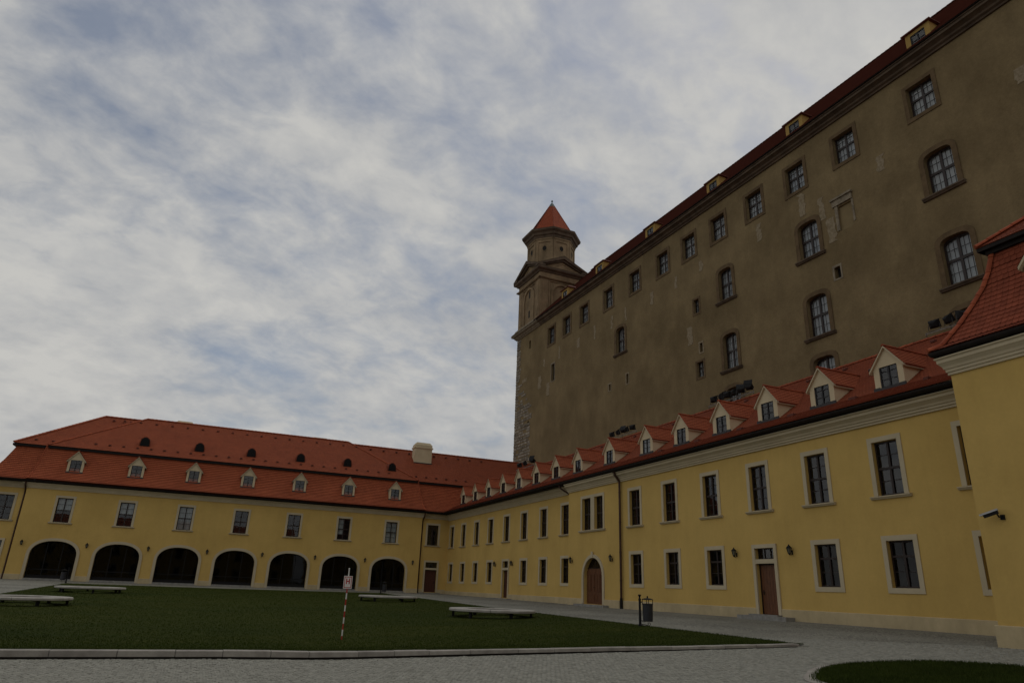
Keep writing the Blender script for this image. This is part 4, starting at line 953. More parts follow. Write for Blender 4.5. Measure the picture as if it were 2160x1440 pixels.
# mansard profile: o = distance outwards from the wall
PM = [(.36, 7.84), (.05, 8.02), (-.37, 8.68), (-.72, 9.34), (-.98, 9.89), (-1.15, 10.41), (-1.27, 10.95), (-1.32, 11.2)]
def pm_at(l):
    acc = 0
    for (o0, z0), (o1, z1) in zip(PM[:-1], PM[1:]):
        s_ = math.hypot(o1 - o0, z1 - z0)
        if l <= acc + s_: t = (l - acc) / s_; return o0 + (o1 - o0) * t, z0 + (z1 - z0) * t, (o1 - o0) / s_, (z1 - z0) / s_
        acc += s_
    return PM[-1][0], PM[-1][1], 0, 1
PML = sum(math.hypot(b[0] - a[0], b[1] - a[1]) for a, b in zip(PM[:-1], PM[1:]))
mb = MB()
for (o0, z0), (o1, z1) in zip(PM[:-1], PM[1:]):
    mb.poly([P1.p(-9, z0, o0 - .03), P1.p(YP + o0 - .03, z0, o0 - .03), P1.p(YP + o1 - .03, z1, o1 - .03), P1.p(-9, z1, o1 - .03)])
    mb.poly([P2.p(XP - o0 + .03, z0, o0 - .03), P2.p(26.5, z0, o0 - .03), P2.p(26.5, z1, o1 - .03), P2.p(XP - o1 + .03, z1, o1 - .03)])
mb.build('roof', M['tile_castle'], PV)
TW, TE = .185, .20
tiles = []
nrow = int(PML / TE)
for r in range(nrow + 1):
    o_, z_, do, dz_ = pm_at(r * TE)
    n_ = int((YP + o_ + 9) / TW)
    for k in range(n_ + 1):
        a = YP + o_ - (k + (.5 if r % 2 else 0)) * TW - .05
        if a > 2.0 and a < YP + o_ - .02: tiles.append((a, o_, z_, do, dz_))
        elif a < 2.0: break
def tile_shape(mb, a, o_, z_, do, dz_, F, c0):
    up = F.ou * do + Vector((0, 0, dz_)); nrm = F.ou * dz_ - Vector((0, 0, do)); al = F.al; c = c0; hw = TW * .475; ln = TE * 1.5
    out_ = [(-hw, ln), (-hw, .016), (-hw * .6, -.006), (0, -.014), (hw * .6, -.006), (hw, .016), (hw, ln)]
    R0 = [c + al * x + up * y + nrm * (.034 - .026 * (y / ln)) for x, y in out_]; R1 = [p - nrm * .016 for p in R0]
    mb.rings([R1, R0])
def key(t): p = P1.p(t[0], t[2], t[1]); return p.length if t[0] > 9.5 else p.length + 50
tiles.sort(key=key)
vis = [t for t in tiles if t[0] > 9.6]; rest = [t for t in tiles if t[0] <= 9.6]
by_row = {}
for t in vis[:300]:
    k_ = round(t[2], 3)
    if k_ not in by_row:
        b = MB(); tile_shape(b, 0, t[1], 0, t[3], t[4], P1.local(), Vector((0, 0, 0))); by_row[k_] = b.mesh('tile', M['tile_solid'])
    inst('tile', by_row[k_], PV, P1.p(t[0], t[2], t[1]))
mb = MB()
for t in vis[300:] + rest: tile_shape(mb, t[0], t[1], t[2], t[3], t[4], P1, P1.p(t[0], t[2], t[1]))
o = mb.build('tiles', M['tile_solid'], PV); o['kind'] = 'stuff'
# hip tiles on the lower corner, each a piece
def hip_pieces(A, B, k, r=.12):
    A, B = Vector(A), Vector(B)
    for i in range(k):
        b = MB(); p = A + (B - A) * (i / k); q = A + (B - A) * ((i + 1) / k); ridge_line(b, p, q, r, (q - p).length * .99, 8, (0, 0, 1)); b.build('ridge_tile', M['ridge'], PV, p)
for (o0, z0), (o1, z1) in zip(PM[:-1], PM[1:]):
    A = (XP - o0, YP + o0, z0 + .02); B = (XP - o1, YP + o1, z1 + .02); hip_pieces(A, B, max(1, round((Vector(B) - Vector(A)).length / .38)))
eo, ez = -1.0, 11.36
hip_pieces((XP - eo, YP + eo, ez + .05), (XP - eo + 6, YP + eo - 6, ez + 4.75), 22, .105)
mb = MB(); UPm = None
courses(mb, lambda s, q, z: P1.p(s, z, q), [(eo, ez, -9, YP + eo), (eo - 6, ez + 4.7, -9, YP + eo - 6)], .17)
courses(mb, lambda s, q, z: P2.p(s, z, q), [(eo, ez, XP - eo, 40), (eo - 6, ez + 4.7, XP - eo + 6, 40)], .17)
mb.build('roof', M['tile'], PV)
mb = MB(); mb.fbox(P1, -9, YP + eo + .0, 11.22, 11.345, eo - .4, eo - .01); mb.fbox(P1, -9, YP + eo - .16, 11.08, 11.218, eo - .4, eo - .16); mb.fbox(P2, XP - eo + .02, 27, 11.22, 11.345, eo - .4, eo - .015); mb.build('roof_break_fascia', M['gutter'], PV)  # near-black strips put the shade under this eave into the colour
mb = MB(); mb.box(XP + .3, 38, -9, YP - .3, -1.3, 7.5); mb.build('wall_core', M['inside'], PV)
dp = dormer_kit(P1, PV, .72, 1.15, .86, 1.6); set_at(dp, PV, P1, 10.48, 8.85, -.42)

# ------------------------------------------------------------------ CASTLE
A0 = Vector((40.0, 92.2, 0)); B0 = Vector((41.4, 20.6, 0)); T = (B0 - A0).normalized(); NO = Vector((T.y, -T.x, 0))
if NO.x > 0: NO = -NO
CA = thing('castle', 'huge dark plastered castle palace with corner tower above the yellow wing', 'castle', (40.6, 60, -1))
C = Frame(A0, T, NO)
TEND = 92.0
TOP = [11.40, 15.82, 20.45, 26.20, 31.80, 37.05, 41.46, 45.90, 50.72, 55.55, 60.55, 67.05]
TOPW, TZ0, TZ1 = 1.92, 32.50, 35.00
ARW = [28.55, 46.25, 56.10, 67.25]
top_o = [(c - TOPW / 2, c + TOPW / 2, TZ0, TZ1, None) for c in TOP]
AWH = .93
AR = []
for i, c in enumerate(ARW):
    for zb, h in ((26.0, 3.15), (19.28, 3.35), (14.0, 3.55)):
        if i == 0 and zb < 25: continue
        AR.append((c + .1, zb, h))
hwA = lambda c: .88 if c < 50 else .98
arch_o = [(c - hwA(c), c + hwA(c), zb, zb + h, (zb + h - .55, .55, 3.0)) for c, zb, h in AR]
SM = [(42.1, 26.15, .80, 1.45), (42.15, 19.6, .95, 1.5)]
SLIT = [(4.5, 33.85, .62, 1.25), (42.45, 22.0, .42, .92), (29.9, 22.05, .42, 1.1), (26.25, 22.1, .42, .75), (58.45, 23.2, .55, .95), (12.0, 26.95, .95, 2.4), (4.6, 21.5, .5, 1.3)]
ops = top_o + arch_o + [(c - w_ / 2, c + w_ / 2, z, z + h, None) for c, z, w_, h in SM + SLIT]
NI = (59.85, 26.85, 1.25, 2.1)
ops.append((NI[0] - NI[2] / 2, NI[0] + NI[2] / 2, NI[1], NI[1] + NI[3], None))
mb = MB(); wall(mb, C, 0, TEND, -1.5, 37.0, ops, .42)
mb.poly([C.p(0, -1.5, 0), C.p(0, 37, 0), C.p(0, 37, -20), C.p(0, -1.5, -20)]); mb.poly([C.p(TEND, -1.5, 0), C.p(TEND, 37, 0), C.p(TEND, 37, -20), C.p(TEND, -1.5, -20)])
mb.build('wall', M['castle'], CA)
mb = MB(); mb.fbox(C, .5, TEND - .5, -1.4, 36.9, -1.6, -1.4); mb.build('wall_core', M['inside'], CA)
# cornice
CP = [(0, 36.40), (.14, 36.40), (.18, 36.52), (.34, 36.60), (.38, 36.74), (.58, 36.84), (.72, 36.88), (.72, 37.06), (.80, 37.09), (.80, 37.18), (0, 37.18)]
mb = MB(); mb.sweep([(d + .002, z) for d, z in CP], C, 8.0, TEND); mb.build('cornice', M['stone_dark'], CA)
mb = MB(); mb.rings([[C.p(-d * .9 - .02, z, d * 1.08 + .002) for d, z in CP], [C.p(7.99, z, d * 1.08 + .002) for d, z in CP]])
mb.sweep([(0.1, 37.19), (.92, 37.19), (.6, 37.42), (.3, 37.95), (0.1, 37.95)], C, -.3, 7.9)
mb.build('cornice', M['stone_pale'], CA)
# main roof
mb = MB(); courses(mb, lambda s, q, z: C.p(s, z, -q), [(-.95, 37.24, 7.3, TEND), (9.0, 47.7, 7.3, TEND - 9)], .18); courses(mb, lambda s, q, z: C.p(s, z, -18 + q), [(-.95, 37.24, 7.3, TEND), (9.0, 47.7, 7.3, TEND - 9)], .9)
mb.build('roof', M['tile_castle'], CA)
mb = MB(); ridge_line(mb, C.p(7.3, 47.72, -9), C.p(TEND - 9, 47.72, -9), .14, .45); o = mb.build('ridge_tiles', M['tile_castle'], CA); o['kind'] = 'stuff'
mb = MB(); mb.fbox(C, 7.3, TEND, 37.185, 37.27, .3, .92); mb.build('gutter', M['gutter'], CA)
# windows
def castle_top(fine):
    xs = [] if not fine else [-.66, -.35, .35, .66]
    return window_kit(C, CA, TOPW, TZ1 - TZ0, [0], 0, (xs if fine else [], [.72, 1.98] if fine else []), trans=[1.45], trim=.30, trim_m='stone_brown', sill=False, d=-.36, mull=.16, fw=.11, bar=.03, curtain=('curtain', 0, 2.5), trim_d=.06)
kc, kf = castle_top(False), castle_top(True)
# bars on the coarse kit are part of the frame mesh; add them as thin lattice
def lattice(kit, w_, h, trans, arch=None):
    L_ = C.local(); mb = MB()
    for x_ in (-.68 * w_ / 2, -.36 * w_ / 2, .36 * w_ / 2, .68 * w_ / 2): mb.fbox(L_, x_ - .016, x_ + .016, .03, h - .03 - (0 if arch is None else .12), -.352, -.325)
    for z in (trans * .5, trans + (h - trans) * .5): mb.fbox(L_, -w_ / 2 + .03, w_ / 2 - .03, z - .017, z + .017, -.354, -.322)
    o = bpy.data.objects.new('glazing_bars', mb.mesh('glazing_bars', M['wood'])); COL.objects.link(o); o.parent = kit
lattice(kc, TOPW, 2.5, 1.45)
for i, c in enumerate(TOP): put(kf if i in (9, 10, 11) else kc, CA, C, c, TZ0)
akits = {}
for c, zb, h in AR:
    kk = (hwA(c), h, c > 50)
    if kk not in akits:
        w_ = 2 * hwA(c); tr = h * .53
        if c > 50:
            ww = w_ / 2; b = ([-.68 * ww, -.36 * ww, .36 * ww, .68 * ww], [tr * .5, tr + (h - tr) * .48])
        else: b = ([], [])
        k = window_kit(C, CA, w_, h, [0], 0, b, trans=[tr], trim=.36, trim_m='stone_brown', sill=True, sill_m='stone_dark', sillw=.26, sill_d=.26, d=-.36, mull=.18, fw=.12, bar=.03, curtain=('curtain', 0, h), arch=(h - .55, .55, 3.0), trim_d=.07)
        if c <= 50: lattice(k, w_, h, tr, True)
        akits[kk] = k
    put(akits[kk], CA, C, c, zb)
for c, z, w_, h in SM:
    k = window_kit(C, CA, w_, h, [0], 0, ([], [h * .33]), trans=[h * .66], trim=.20, trim_m='stone_brown', sill=False, d=-.26, curtain=('curtain', 0, h), trim_d=.04); set_at(k, CA, C, c, z)
for c, z, w_, h in SLIT:
    mb = MB(); mb.fbox(C, c - w_ / 2, c + w_ / 2, z, z + h, -.44, -.41)
    if w_ > .8: mb.fbox(C, c - .06, c + .06, z, z + h, -.41, -.12)
    s_ = mb.build('slit_window', M['inside'], CA, C.p(c, z, -.4))
    if c > 8:
        t = MB(); t.ring(C, rect(c - w_ / 2, c + w_ / 2, z, z + h), rect(c - w_ / 2 - .17, c + w_ / 2 + .14, z - .12, z + h + .18), 0, .03); t.build('surround', M['stone_pale' if w_ > .5 else 'patch'], s_)
# walled-up niche
mb = MB(); c, z, w_, h = NI; mb.fbox(C, c - w_ / 2, c + w_ / 2, z, z + h, -.44, -.14); ni = mb.build('niche', M['infill'], CA, C.p(c, z, 0))
mb = MB(); mb.fbox(C, c - w_ / 2 - .42, c + w_ / 2 + .12, z + h + .12, z + h + .62, 0, .14); mb.fbox(C, c - w_ / 2 - .5, c + w_ / 2 + .2, z + h + .62, z + h + .78, 0, .26)
mb.fbox(C, c - w_ / 2 - .26, c - w_ / 2, z + .1, z + h + .12, .002, .07); mb.fbox(C, c + w_ / 2, c + w_ / 2 + .16, z + .3, z + h + .12, .002, .05); mb.build('surround', M['stone_pale'], ni)
# bare plaster patches
def patch(t, z0, z1, wd, seed):
    r = random.Random(seed); n_ = max(4, int((z1 - z0) / .22)); L_, R_ = [], []
    for k in range(n_ + 1):
        zz = z0 + (z1 - z0) * k / n_; off = r.uniform(-.12, .12); L_.append((t - wd / 2 + off + r.uniform(-.08, .08), zz)); R_.append((t + wd / 2 + off + r.uniform(-.08, .08), zz))
    mb = MB(); outl = L_ + R_[::-1]
    for k in range(n_): mb.poly([C.p(*L_[k], .022), C.p(*R_[k], .022), C.p(*R_[k + 1], .022), C.p(*L_[k + 1], .022)])
    for k in range(len(outl)): q = (k + 1) % len(outl); mb.poly([C.p(*outl[k], 0), C.p(*outl[q], 0), C.p(*outl[q], .022), C.p(*outl[k], .022)])
    mb.build('plaster_patch', M['patch'], CA, C.p(t, (z0 + z1) / 2, 0))
for k, (t, z0, z1, wd) in enumerate([(9.3, 29.7, 30.8, .45), (13.8, 29.6, 31.4, .4), (18.9, 29.6, 30.9, .7), (23.0, 29.5, 31.3, .4), (26.9, 29.6, 31.2, .35), (29.8, 29.6, 31.3, .3), (34.9, 29.7, 31.2, .45), (39.2, 30.0, 31.3, .4), (43.1, 30.3, 31.4, .5),
        (51.0, 29.9, 31.6, .5), (55.9, 29.9, 32.0, .55), (57.8, 28.6, 30.6, .5), (63.3, 29.9, 31.2, .55), (73.2, 30.4, 31.5, .6), (40.9, 23.2, 25.1, .7), (58.4, 26.3, 28.4, .7), (8.0, 26.8, 28.6, .9), (10.6, 25.2, 27.0, .8), (3.0, 29.0, 29.5, 1.6)]): patch(t, z0, z1, wd, k)
# exposed quoin stones at the far corner
for k in range(52):
    z = 14.0 + k * .43; ext = 5.4 if z < 25.5 else (4.4 - (z - 25.5) * .75 if z < 29.5 else 1.5)
    t = -.03
    while t < ext - .2:
        ln = random.uniform(.6, 1.5); e = min(t + ln, ext + random.uniform(-.25, .35))
        keep = (random.random() < (.88 if z < 25.5 else .6)) or t < .1
        if keep and e - t > .25:
            j = random.uniform(.0, .035); zz = z + random.uniform(-.03, .03); hh = random.uniform(.30, .40)
            mb = MB(); mb.hexa([C.p(t + .02, zz, -.05), C.p(e - .02, zz + random.uniform(-.02, .02), -.05), C.p(e - .05, zz + .02, .03 + j), C.p(t + .05, zz + .02, .03 + j), C.p(t + .02, zz + hh, -.05), C.p(e - .02, zz + hh, -.05), C.p(e - .05, zz + hh - .02, .03 + j), C.p(t + .05, zz + hh - .03, .03 + j)])
            mb.build('quoin_stone', M['quoin'], CA, C.p((t + e) / 2, zz, 0))
        t = e
# roof dormers of the castle
def cdormer():
    L_ = C.local(); mb = MB(); hw, h, bk = .92, 1.55, 2.2
    for p in ([(-hw, -.5, 0), (-.55, -.5, 0), (-.55, h, 0), (-hw, h, 0)], [(.55, -.5, 0), (hw, -.5, 0), (hw, h, 0), (.55, h, 0)], [(-.55, 1.2, 0), (.55, 1.2, 0), (.55, h, 0), (-.55, h, 0)], [(-hw, -.5, 0), (-hw, -.5, -bk), (-hw, h, -bk), (-hw, h, 0)], [(hw, -.5, 0), (hw, -.5, -bk), (hw, h, -bk), (hw, h, 0)]): mb.poly([L_.p(*q) for q in p])
    o = bpy.data.objects.new('dormer', mb.mesh('dormer', M['ochre'])); COL.objects.link(o); o.parent = CA
    r = MB(); e = hw + .2; R = [L_.p(-e, h, .2), L_.p(e, h, .2), L_.p(e, h, -bk - .4), L_.p(-e, h, -bk - .4)]; tp = [L_.p(-.15, h + .62, -.75), L_.p(.15, h + .62, -.75), L_.p(.15, h + .62, -bk - .4), L_.p(-.15, h + .62, -bk - .4)]
    r.hexa([p - Vector((0, 0, .09)) for p in R] + R); r.hexa(R + tp)
    ob = bpy.data.objects.new('dormer_roof', r.mesh('dormer_roof', M['tile_castle'])); COL.objects.link(ob); ob.parent = o
    f = MB()
    f.fbox(L_, -.55, -.48, 0, 1.2, -.1, -.03); f.fbox(L_, .48, .55, 0, 1.2, -.1, -.03); f.fbox(L_, -.48, .48, 1.13, 1.2, -.1, -.03); f.fbox(L_, -.04, .04, 0, 1.13, -.1, -.028); f.fbox(L_, -.48, .48, .6, .64, -.09, -.04)
    ob = bpy.data.objects.new('window_frame', f.mesh('window_frame', M['wood_grey'])); COL.objects.link(ob); ob.parent = o
    for a0, a1 in ((-.52, 0), (0, .52)):
        g = pane_mesh(L_, a0, a1, -.1, 1.18, -.07); ob = bpy.data.objects.new('pane', g.mesh('pane', M['glass'])); COL.objects.link(ob); ob.parent = o
    g = pane_mesh(L_, -.85, .85, -.1, 1.3, -.16); ob = bpy.data.objects.new('room_recess', g.mesh('room_recess', M['inside'])); COL.objects.link(ob); ob.parent = o
    return o
cd = cdormer()
for i, t in enumerate([15.4, 24.4, 35.2, 45.75, 56.2, 67.75, 78.5]):
    o = cd if i == 0 else copy_tree(cd, CA); set_at(o, CA, C, t, 37.72, .12)

# tower (part of the castle) > drum, roof, finial ...
TS = 7.3; TC, DC_ = TS / 2, -TS / 2 - .0
def tw(t, z, d): return C.p(t, z, d)
mb = MB(); mb.fbox(C, 0.05, TS, 36.0, 46.6, -TS, -.12); tower = mb.build('tower', M['tower'], CA, C.p(TC, 37, DC_))
# four faces as frames
FACES = [Frame(C.p(TC, 0, -.12), C.al, C.ou), Frame(C.p(TS, 0, -TS / 2 - .06), -C.ou, C.al), Frame(C.p(TC, 0, -TS), -C.al, -C.ou), Frame(C.p(.05, 0, -TS / 2 - .06), C.ou, -C.al)]
HWT = TS / 2
mb = MB()
for F in FACES:
    for s_ in (-1, 1):
        a = s_ * (HWT - .68); mb.fbox(F, a - .66, a + .66, 37.9, 44.35, -.05, .14); mb.fbox(F, a - .38, a + .38, 38.6, 43.9, .14, .20)
        mb.fbox(F, a - .76, a + .76, 37.5, 38.15, -.05, .24)
    mb.fbox(F, -HWT - .2, HWT + .2, 44.36, 44.46, -.05, .30); mb.fbox(F, -HWT - .40, HWT + .40, 44.46, 44.62, -.05, .42); mb.fbox(F, -HWT - .05, HWT + .05, 44.62, 45.42, -.05, .14)
mb.build('pilasters', M['tower'], tower)
mb = MB()
for F in FACES[:2] + FACES[3:]:
    mb.ring(F, arch_pts(0, 1.50, 38.0, 42.2, 1.50, 14), arch_pts(0, 1.85, 38.0, 42.2, 1.85, 14), 0, .20, False)
    mb.ring(F, rect(-2.05, 2.05, 38.0, 44.1), rect(-2.25, 2.25, 37.9, 44.3), 0, .13)
mb.build('blind_arch', M['tower'], tower)
mb = MB()
for z in (39.1, 42.35): mb.fbox(FACES[0], -.24, .24, z, z + 1.15, -.05, .012)
mb.build('slit_window', M['inside'], tower)
mb = MB()
for F in FACES:
    for p in ([(0, 45.42), (.3, 45.42), (.42, 45.62), (.72, 45.78), (.78, 45.9), (.78, 46.12), (0, 46.2)],):
        mb.rings([[F.p(-HWT - d, z, d) for d, z in p], [F.p(HWT + d, z, d) for d, z in p]])
mb.build('cornice', M['stone_dark'], tower)
# pediments: raking cornices and roof planes
PKH, ZE = 2.25, 46.2; EO = HWT + .8
mb = MB(); rk = MB(); tym = MB()
for F in FACES:
    for s_ in (-1, 1):
        low = (s_ * EO, ZE); hi = (0, ZE + PKH)
        pr = [(low[0], low[1] - .02), (hi[0], hi[1] - .42), (hi[0], hi[1] + .10), (low[0], low[1] + .28)]
        rk.rings([[F.p(a, z, -.4) for a, z in pr], [F.p(a, z, .80) for a, z in pr]])
        pr = [(low[0] * .9, low[1] - .02), (hi[0], hi[1] - .72), (hi[0], hi[1] - .40), (low[0] * .9, low[1] + .12)]
        rk.rings([[F.p(a, z, -.4) for a, z in pr], [F.p(a, z, .50) for a, z in pr]])
        mb.poly([F.p(s_ * EO, ZE + .28, .82), F.p(0, ZE + PKH + .12, .82), F.p(0, ZE + PKH + .12, -HWT), F.p(s_ * EO, ZE + .28, -.0)], [(.5, .5)] * 4)
    tym.poly([F.p(-EO + .6, ZE, .12), F.p(EO - .6, ZE, .12), F.p(0, ZE + PKH - .3, .12)])
    tym.ring(F, [(-1.5, ZE + .42), (0, ZE + 1.20), (1.5, ZE + .42)], [(-2.1, ZE + .30), (0, ZE + 1.42), (2.1, ZE + .30)], .12, .2)
mb.build('pediment_roof', M['stone_dark'], tower); rk.build('raking_cornice', M['stone_dark'], tower); tym.build('pediment', M['tower'], tower)
# octagonal drum
cc = C.p(TC, 0, DC_ - .06); AF = 3.42; RV = AF / math.cos(math.pi / 8); ang0 = math.atan2(T.y, T.x) + math.pi / 8
mb = MB(); mb.lathe([(RV, 46.2), (RV, 52.3)], cc, 8, ang0); drum = mb.build('drum', M['tower'], tower)
mb = MB(); hol = MB()
for k in range(8):
    an = ang0 + math.pi / 8 + k * math.pi / 4; nn = Vector((math.cos(an), math.sin(an), 0)); F = Frame(cc + nn * AF, (-nn.y, nn.x, 0), nn); e = AF * math.tan(math.pi / 8)
    mb.fbox(F, -e, -e + .42, 47.5, 51.7, -.05, .12); mb.fbox(F, e - .42, e, 47.5, 51.7, -.05, .118); mb.fbox(F, -e + .42, e - .42, 51.25, 51.7, -.05, .116)
    mb.fbox(F, -e - .03, e + .03, 51.7, 51.95, -.05, .2)
    n_ = 12; hol.poly([F.p(.34 * math.cos(2 * math.pi * j / n_), 50.2 + .42 * math.sin(2 * math.pi * j / n_), .012) for j in range(n_)])
    mb.ring(F, [(.35 * math.cos(2 * math.pi * j / n_), 50.2 + .43 * math.sin(2 * math.pi * j / n_)) for j in range(n_)], [(.48 * math.cos(2 * math.pi * j / n_), 50.2 + .57 * math.sin(2 * math.pi * j / n_)) for j in range(n_)], 0, .05)
mb.build('drum_panel', M['tower'], tower); hol.build('round_window', M['inside'], tower)
k8 = 1 / math.cos(math.pi / 8)
mb = MB(); mb.lathe([((AF - .1) * k8, 51.95), ((AF + .25) * k8, 51.95), ((AF + .35) * k8, 52.3), ((AF + .55) * k8, 52.4), ((AF + .62) * k8, 52.75), ((AF + .95) * k8, 53.0), ((AF + 1.0) * k8, 53.3), ((AF + .5) * k8, 53.5)], cc, 8, ang0); mb.build('drum_cornice', M['stone_dark'], tower)
mb = MB(); ZA, ZR, RR = 60.35, 53.42, 3.75 * k8
for k in range(8):
    a, b = ang0 + k * math.pi / 4, ang0 + (k + 1) * math.pi / 4
    da, db = Vector((math.cos(a), math.sin(a), 0)), Vector((math.cos(b), math.sin(b), 0)); nr = 34
    for r in range(nr):
        f0, f1 = 1 - r / nr, 1 - (r + 1) / nr
        if f1 < .10: break
        p = lambda dd, f, l=0.0: cc + dd * (RR * f + l) + Vector((0, 0, ZR + (ZA - ZR) * (1 - f) + l * .5))
        w0, w1 = RR * f0 * .77 / .18, RR * f1 * .77 / .18
        mb.poly([p(da, f0, .03), p(db, f0, .03), p(db, f1), p(da, f1)], [(-w0 / 2, r + .02), (w0 / 2, r + .02), (w1 / 2, r + .98), (-w1 / 2, r + .98)])
tr_ = mb.build('tower_roof', M['tile_bright'], tower)
mb = MB()
for k in range(8):
    a = ang0 + k * math.pi / 4; da = Vector((math.cos(a), math.sin(a), 0)); ridge_line(mb, cc + da * RR + Vector((0, 0, ZR + .03)), cc + da * RR * .12 + Vector((0, 0, ZA - (ZA - ZR) * .12 + .03)), .07, .5)
mb.build('hip_tiles', M['tile_solid'], tower)
mb = MB(); mb.lathe([(RR * .16, ZA - (ZA - ZR) * .15), (RR * .09, ZA - .45), (.06, ZA - .02)], cc, 8, ang0); mb.lathe([(.03, ZA - .05), (.03, ZA + .1), (.15, ZA + .14), (.17, ZA + .26), (.08, ZA + .38), (.02, ZA + .5)], cc, 8); mb.build('finial', M['copper'], tower)

# ------------------------------------------------------------------ GATE WING behind the camera (seen mirrored in the arcade glass)
GW = thing('gate_wing', 'yellow gate wing closing the courtyard behind the viewer', 'building', (-8, -26, -1.6))
W1 = Frame((0, -26, 0), (1, 0, 0), (0, 1, 0))
wo = [(-34 + 4.2 * k, -32.8 + 4.2 * k, z, z + h, None) for k in range(13) for z, h in ((.0, 1.9), (4.0, 2.2))]
mb = MB(); wall(mb, W1, -37, 21, -2.2, 7.4, wo, .3); mb.poly([W1.p(-37, -2.2, 0), W1.p(-37, 7.4, 0), W1.p(-37, 7.4, -12), W1.p(-37, -2.2, -12)]); mb.build('wall', M['yellow'], GW)
mb = MB(); mb.fbox(W1, -36.8, 21, -2, 7.3, -.5, -.35); mb.build('wall_core', M['inside'], GW)
gwin = window_kit(W1, GW, 1.2, 2.2, [0], 0, ([], [.6, 1.65]), trans=[1.1], trim_bottom=False); glow = window_kit(W1, GW, 1.2, 1.9, [0], 0, ([], [.65]), trans=[1.25], sill=False)
for k in range(13):
    put(gwin, GW, W1, -33.4 + 4.2 * k, 4.0); put(glow, GW, W1, -33.4 + 4.2 * k, 0.0)
mb = MB(); courses(mb, lambda s_, q, z: W1.p(s_, z, -q), [(-.6, 7.5, -37.6, 21), (6.0, 12.2, -32, 21)], .3); courses(mb, lambda s_, q, z: W1.p(s_, z, q - 12), [(-.6, 7.5, -37.6, 21), (6.0, 12.2, -32, 21)], .6); mb.build('roof', M['tile'], GW)

# ------------------------------------------------------------------ wall lanterns
def lantern_meshes(F):
    L_ = F.local(); b = MB()
    b.fbox(L_, -.05, .05, -.16, .10, .0, .03); b.tube([L_.p(0, -.12, .03), L_.p(0, -.20, .12), L_.p(0, -.17, .22), L_.p(0, -.10, .24)], .016, 6); b.tube([L_.p(0, .06, .03), L_.p(0, -.02, .12), L_.p(0, -.16, .14)], .012, 6)
    c = L_.p(0, 0, .24)
    cap = MB(); cap.lathe([(.20, .20), (.17, .235), (.09, .32), (.04, .36), (.04, .40), (.015, .43)], c, 6); cap.lathe([(.07, -.13), (.09, -.10), (.085, -.08)], c, 6); cap.lathe([(.015, -.2), (.05, -.16), (.06, -.13)], c, 6)
    for k in range(6):
        an = math.pi / 3 * k; cap.tube([c + Vector((.085 * math.cos(an), .085 * math.sin(an), -.08)), c + Vector((.150 * math.cos(an), .150 * math.sin(an), .20))], .011, 4)
    g = MB(); g.lathe([(.075, -.08), (.138, .20)], c, 6)
    for q in (b, cap, g): q.v = [tuple(x * .76 for x in p) for p in q.v]
    return [('bracket', b.mesh('bracket', M['black'])), ('lantern_cage', cap.mesh('lantern_cage', M['black'])), ('lamp_glass', g.mesh('lamp_glass', M['lampglass']))]
lmL, lmR = lantern_meshes(G1), lantern_meshes(F1)
def lantern(ms, F, a, z, label, grp):
    t = thing('wall_lantern', label, 'wall lamp', F.p(a, z, 0), grp)
    for nm, me in ms: inst(nm, me, t, F.p(a, z, 0))
ordn = ['first', 'second', 'third', 'fourth', 'fifth', 'sixth', 'seventh']
for k, x_ in enumerate([-14.58, -9.5, -4.42, .72, 5.83, 11.0, 16.16, 21.35]):
    lab = 'black wall lantern between the downpipe and the first arch from the left' if k == 0 else ('black wall lantern between the seventh arch and the corner downpipe' if k == 7 else 'black wall lantern between the %s and %s arches counted from the left' % (ordn[k - 1], ordn[k]))
    lantern(lmL, G1, x_, 2.3, lab, 'wall lanterns of the arcade wing')
for F, y_, lab in ((F3, 61.65, 'small wall lantern left of the narrow far door on the right wing'), (F3, 57.75, 'small wall lantern right of the narrow far door on the right wing'), (F2, 46.0, 'wall lantern left of the arched double door'), (F2, 40.48, 'wall lantern between the arched double door and the downpipe'), (F1, 28.72, 'wall lantern left of the brown door with two stone steps'), (F1, 25.0, 'wall lantern right of the brown door with two stone steps')):
    lantern(lmR, F, y_, 2.1, lab, 'wall lanterns of the right wing')

# ------------------------------------------------------------------ ring benches
def bench(cx_, cy_, label, rot):
    z = lawn_h(cx_, cy_); t = thing('ring_bench', label, 'bench', (cx_, cy_, z), 'ring-shaped stone benches on the lawn')
    Ro, Ri = 1.98, 1.15; nseg = 6
    for k in range(nseg):
        a0 = rot + 2 * math.pi * k / nseg + .006; a1 = rot + 2 * math.pi * (k + 1) / nseg - .006; n_ = 8; R = []
        for j in range(n_ + 1):
            a = a0 + (a1 - a0) * j / n_; ca, sa = math.cos(a), math.sin(a)
            R.append([(cx_ + r * ca, cy_ + r * sa, z + h) for r, h in ((Ri, .20), (Ri, .32), (Ri + .015, .33), (Ro - .03, .33), (Ro, .305), (Ro, .23), (Ro - .06, .20))])
        mb = MB(); mb.rings(R); mb.build('seat', M['bench'], t, (cx_, cy_, z))
        a = (a0 + a1) / 2; ca, sa = math.cos(a), math.sin(a)
        for r in (Ro - .20,):
            l_ = MB(); c_ = Vector((cx_ + r * ca, cy_ + r * sa, 0)); zg = lawn_h(c_.x, c_.y); l_.obox(c_ + Vector((0, 0, (zg + z + .20) / 2 - .01)), Vector((ca, sa, 0)) * .05, Vector((-sa, ca, 0)) * .06, Vector((0, 0, (z + .20 - zg) / 2 + .01))); l_.build('leg', M['black'], t)
        br = MB(); br.tube([(cx_ + (Ri + .15) * ca, cy_ + (Ri + .15) * sa, z + .18), (cx_ + (Ro - .26) * ca, cy_ + (Ro - .26) * sa, z + .18)], .02, 6); br.build('stretcher', M['black'], t)
bench(-6.75, 37.6, 'ring-shaped pale stone bench cut by the left picture edge', -.5)
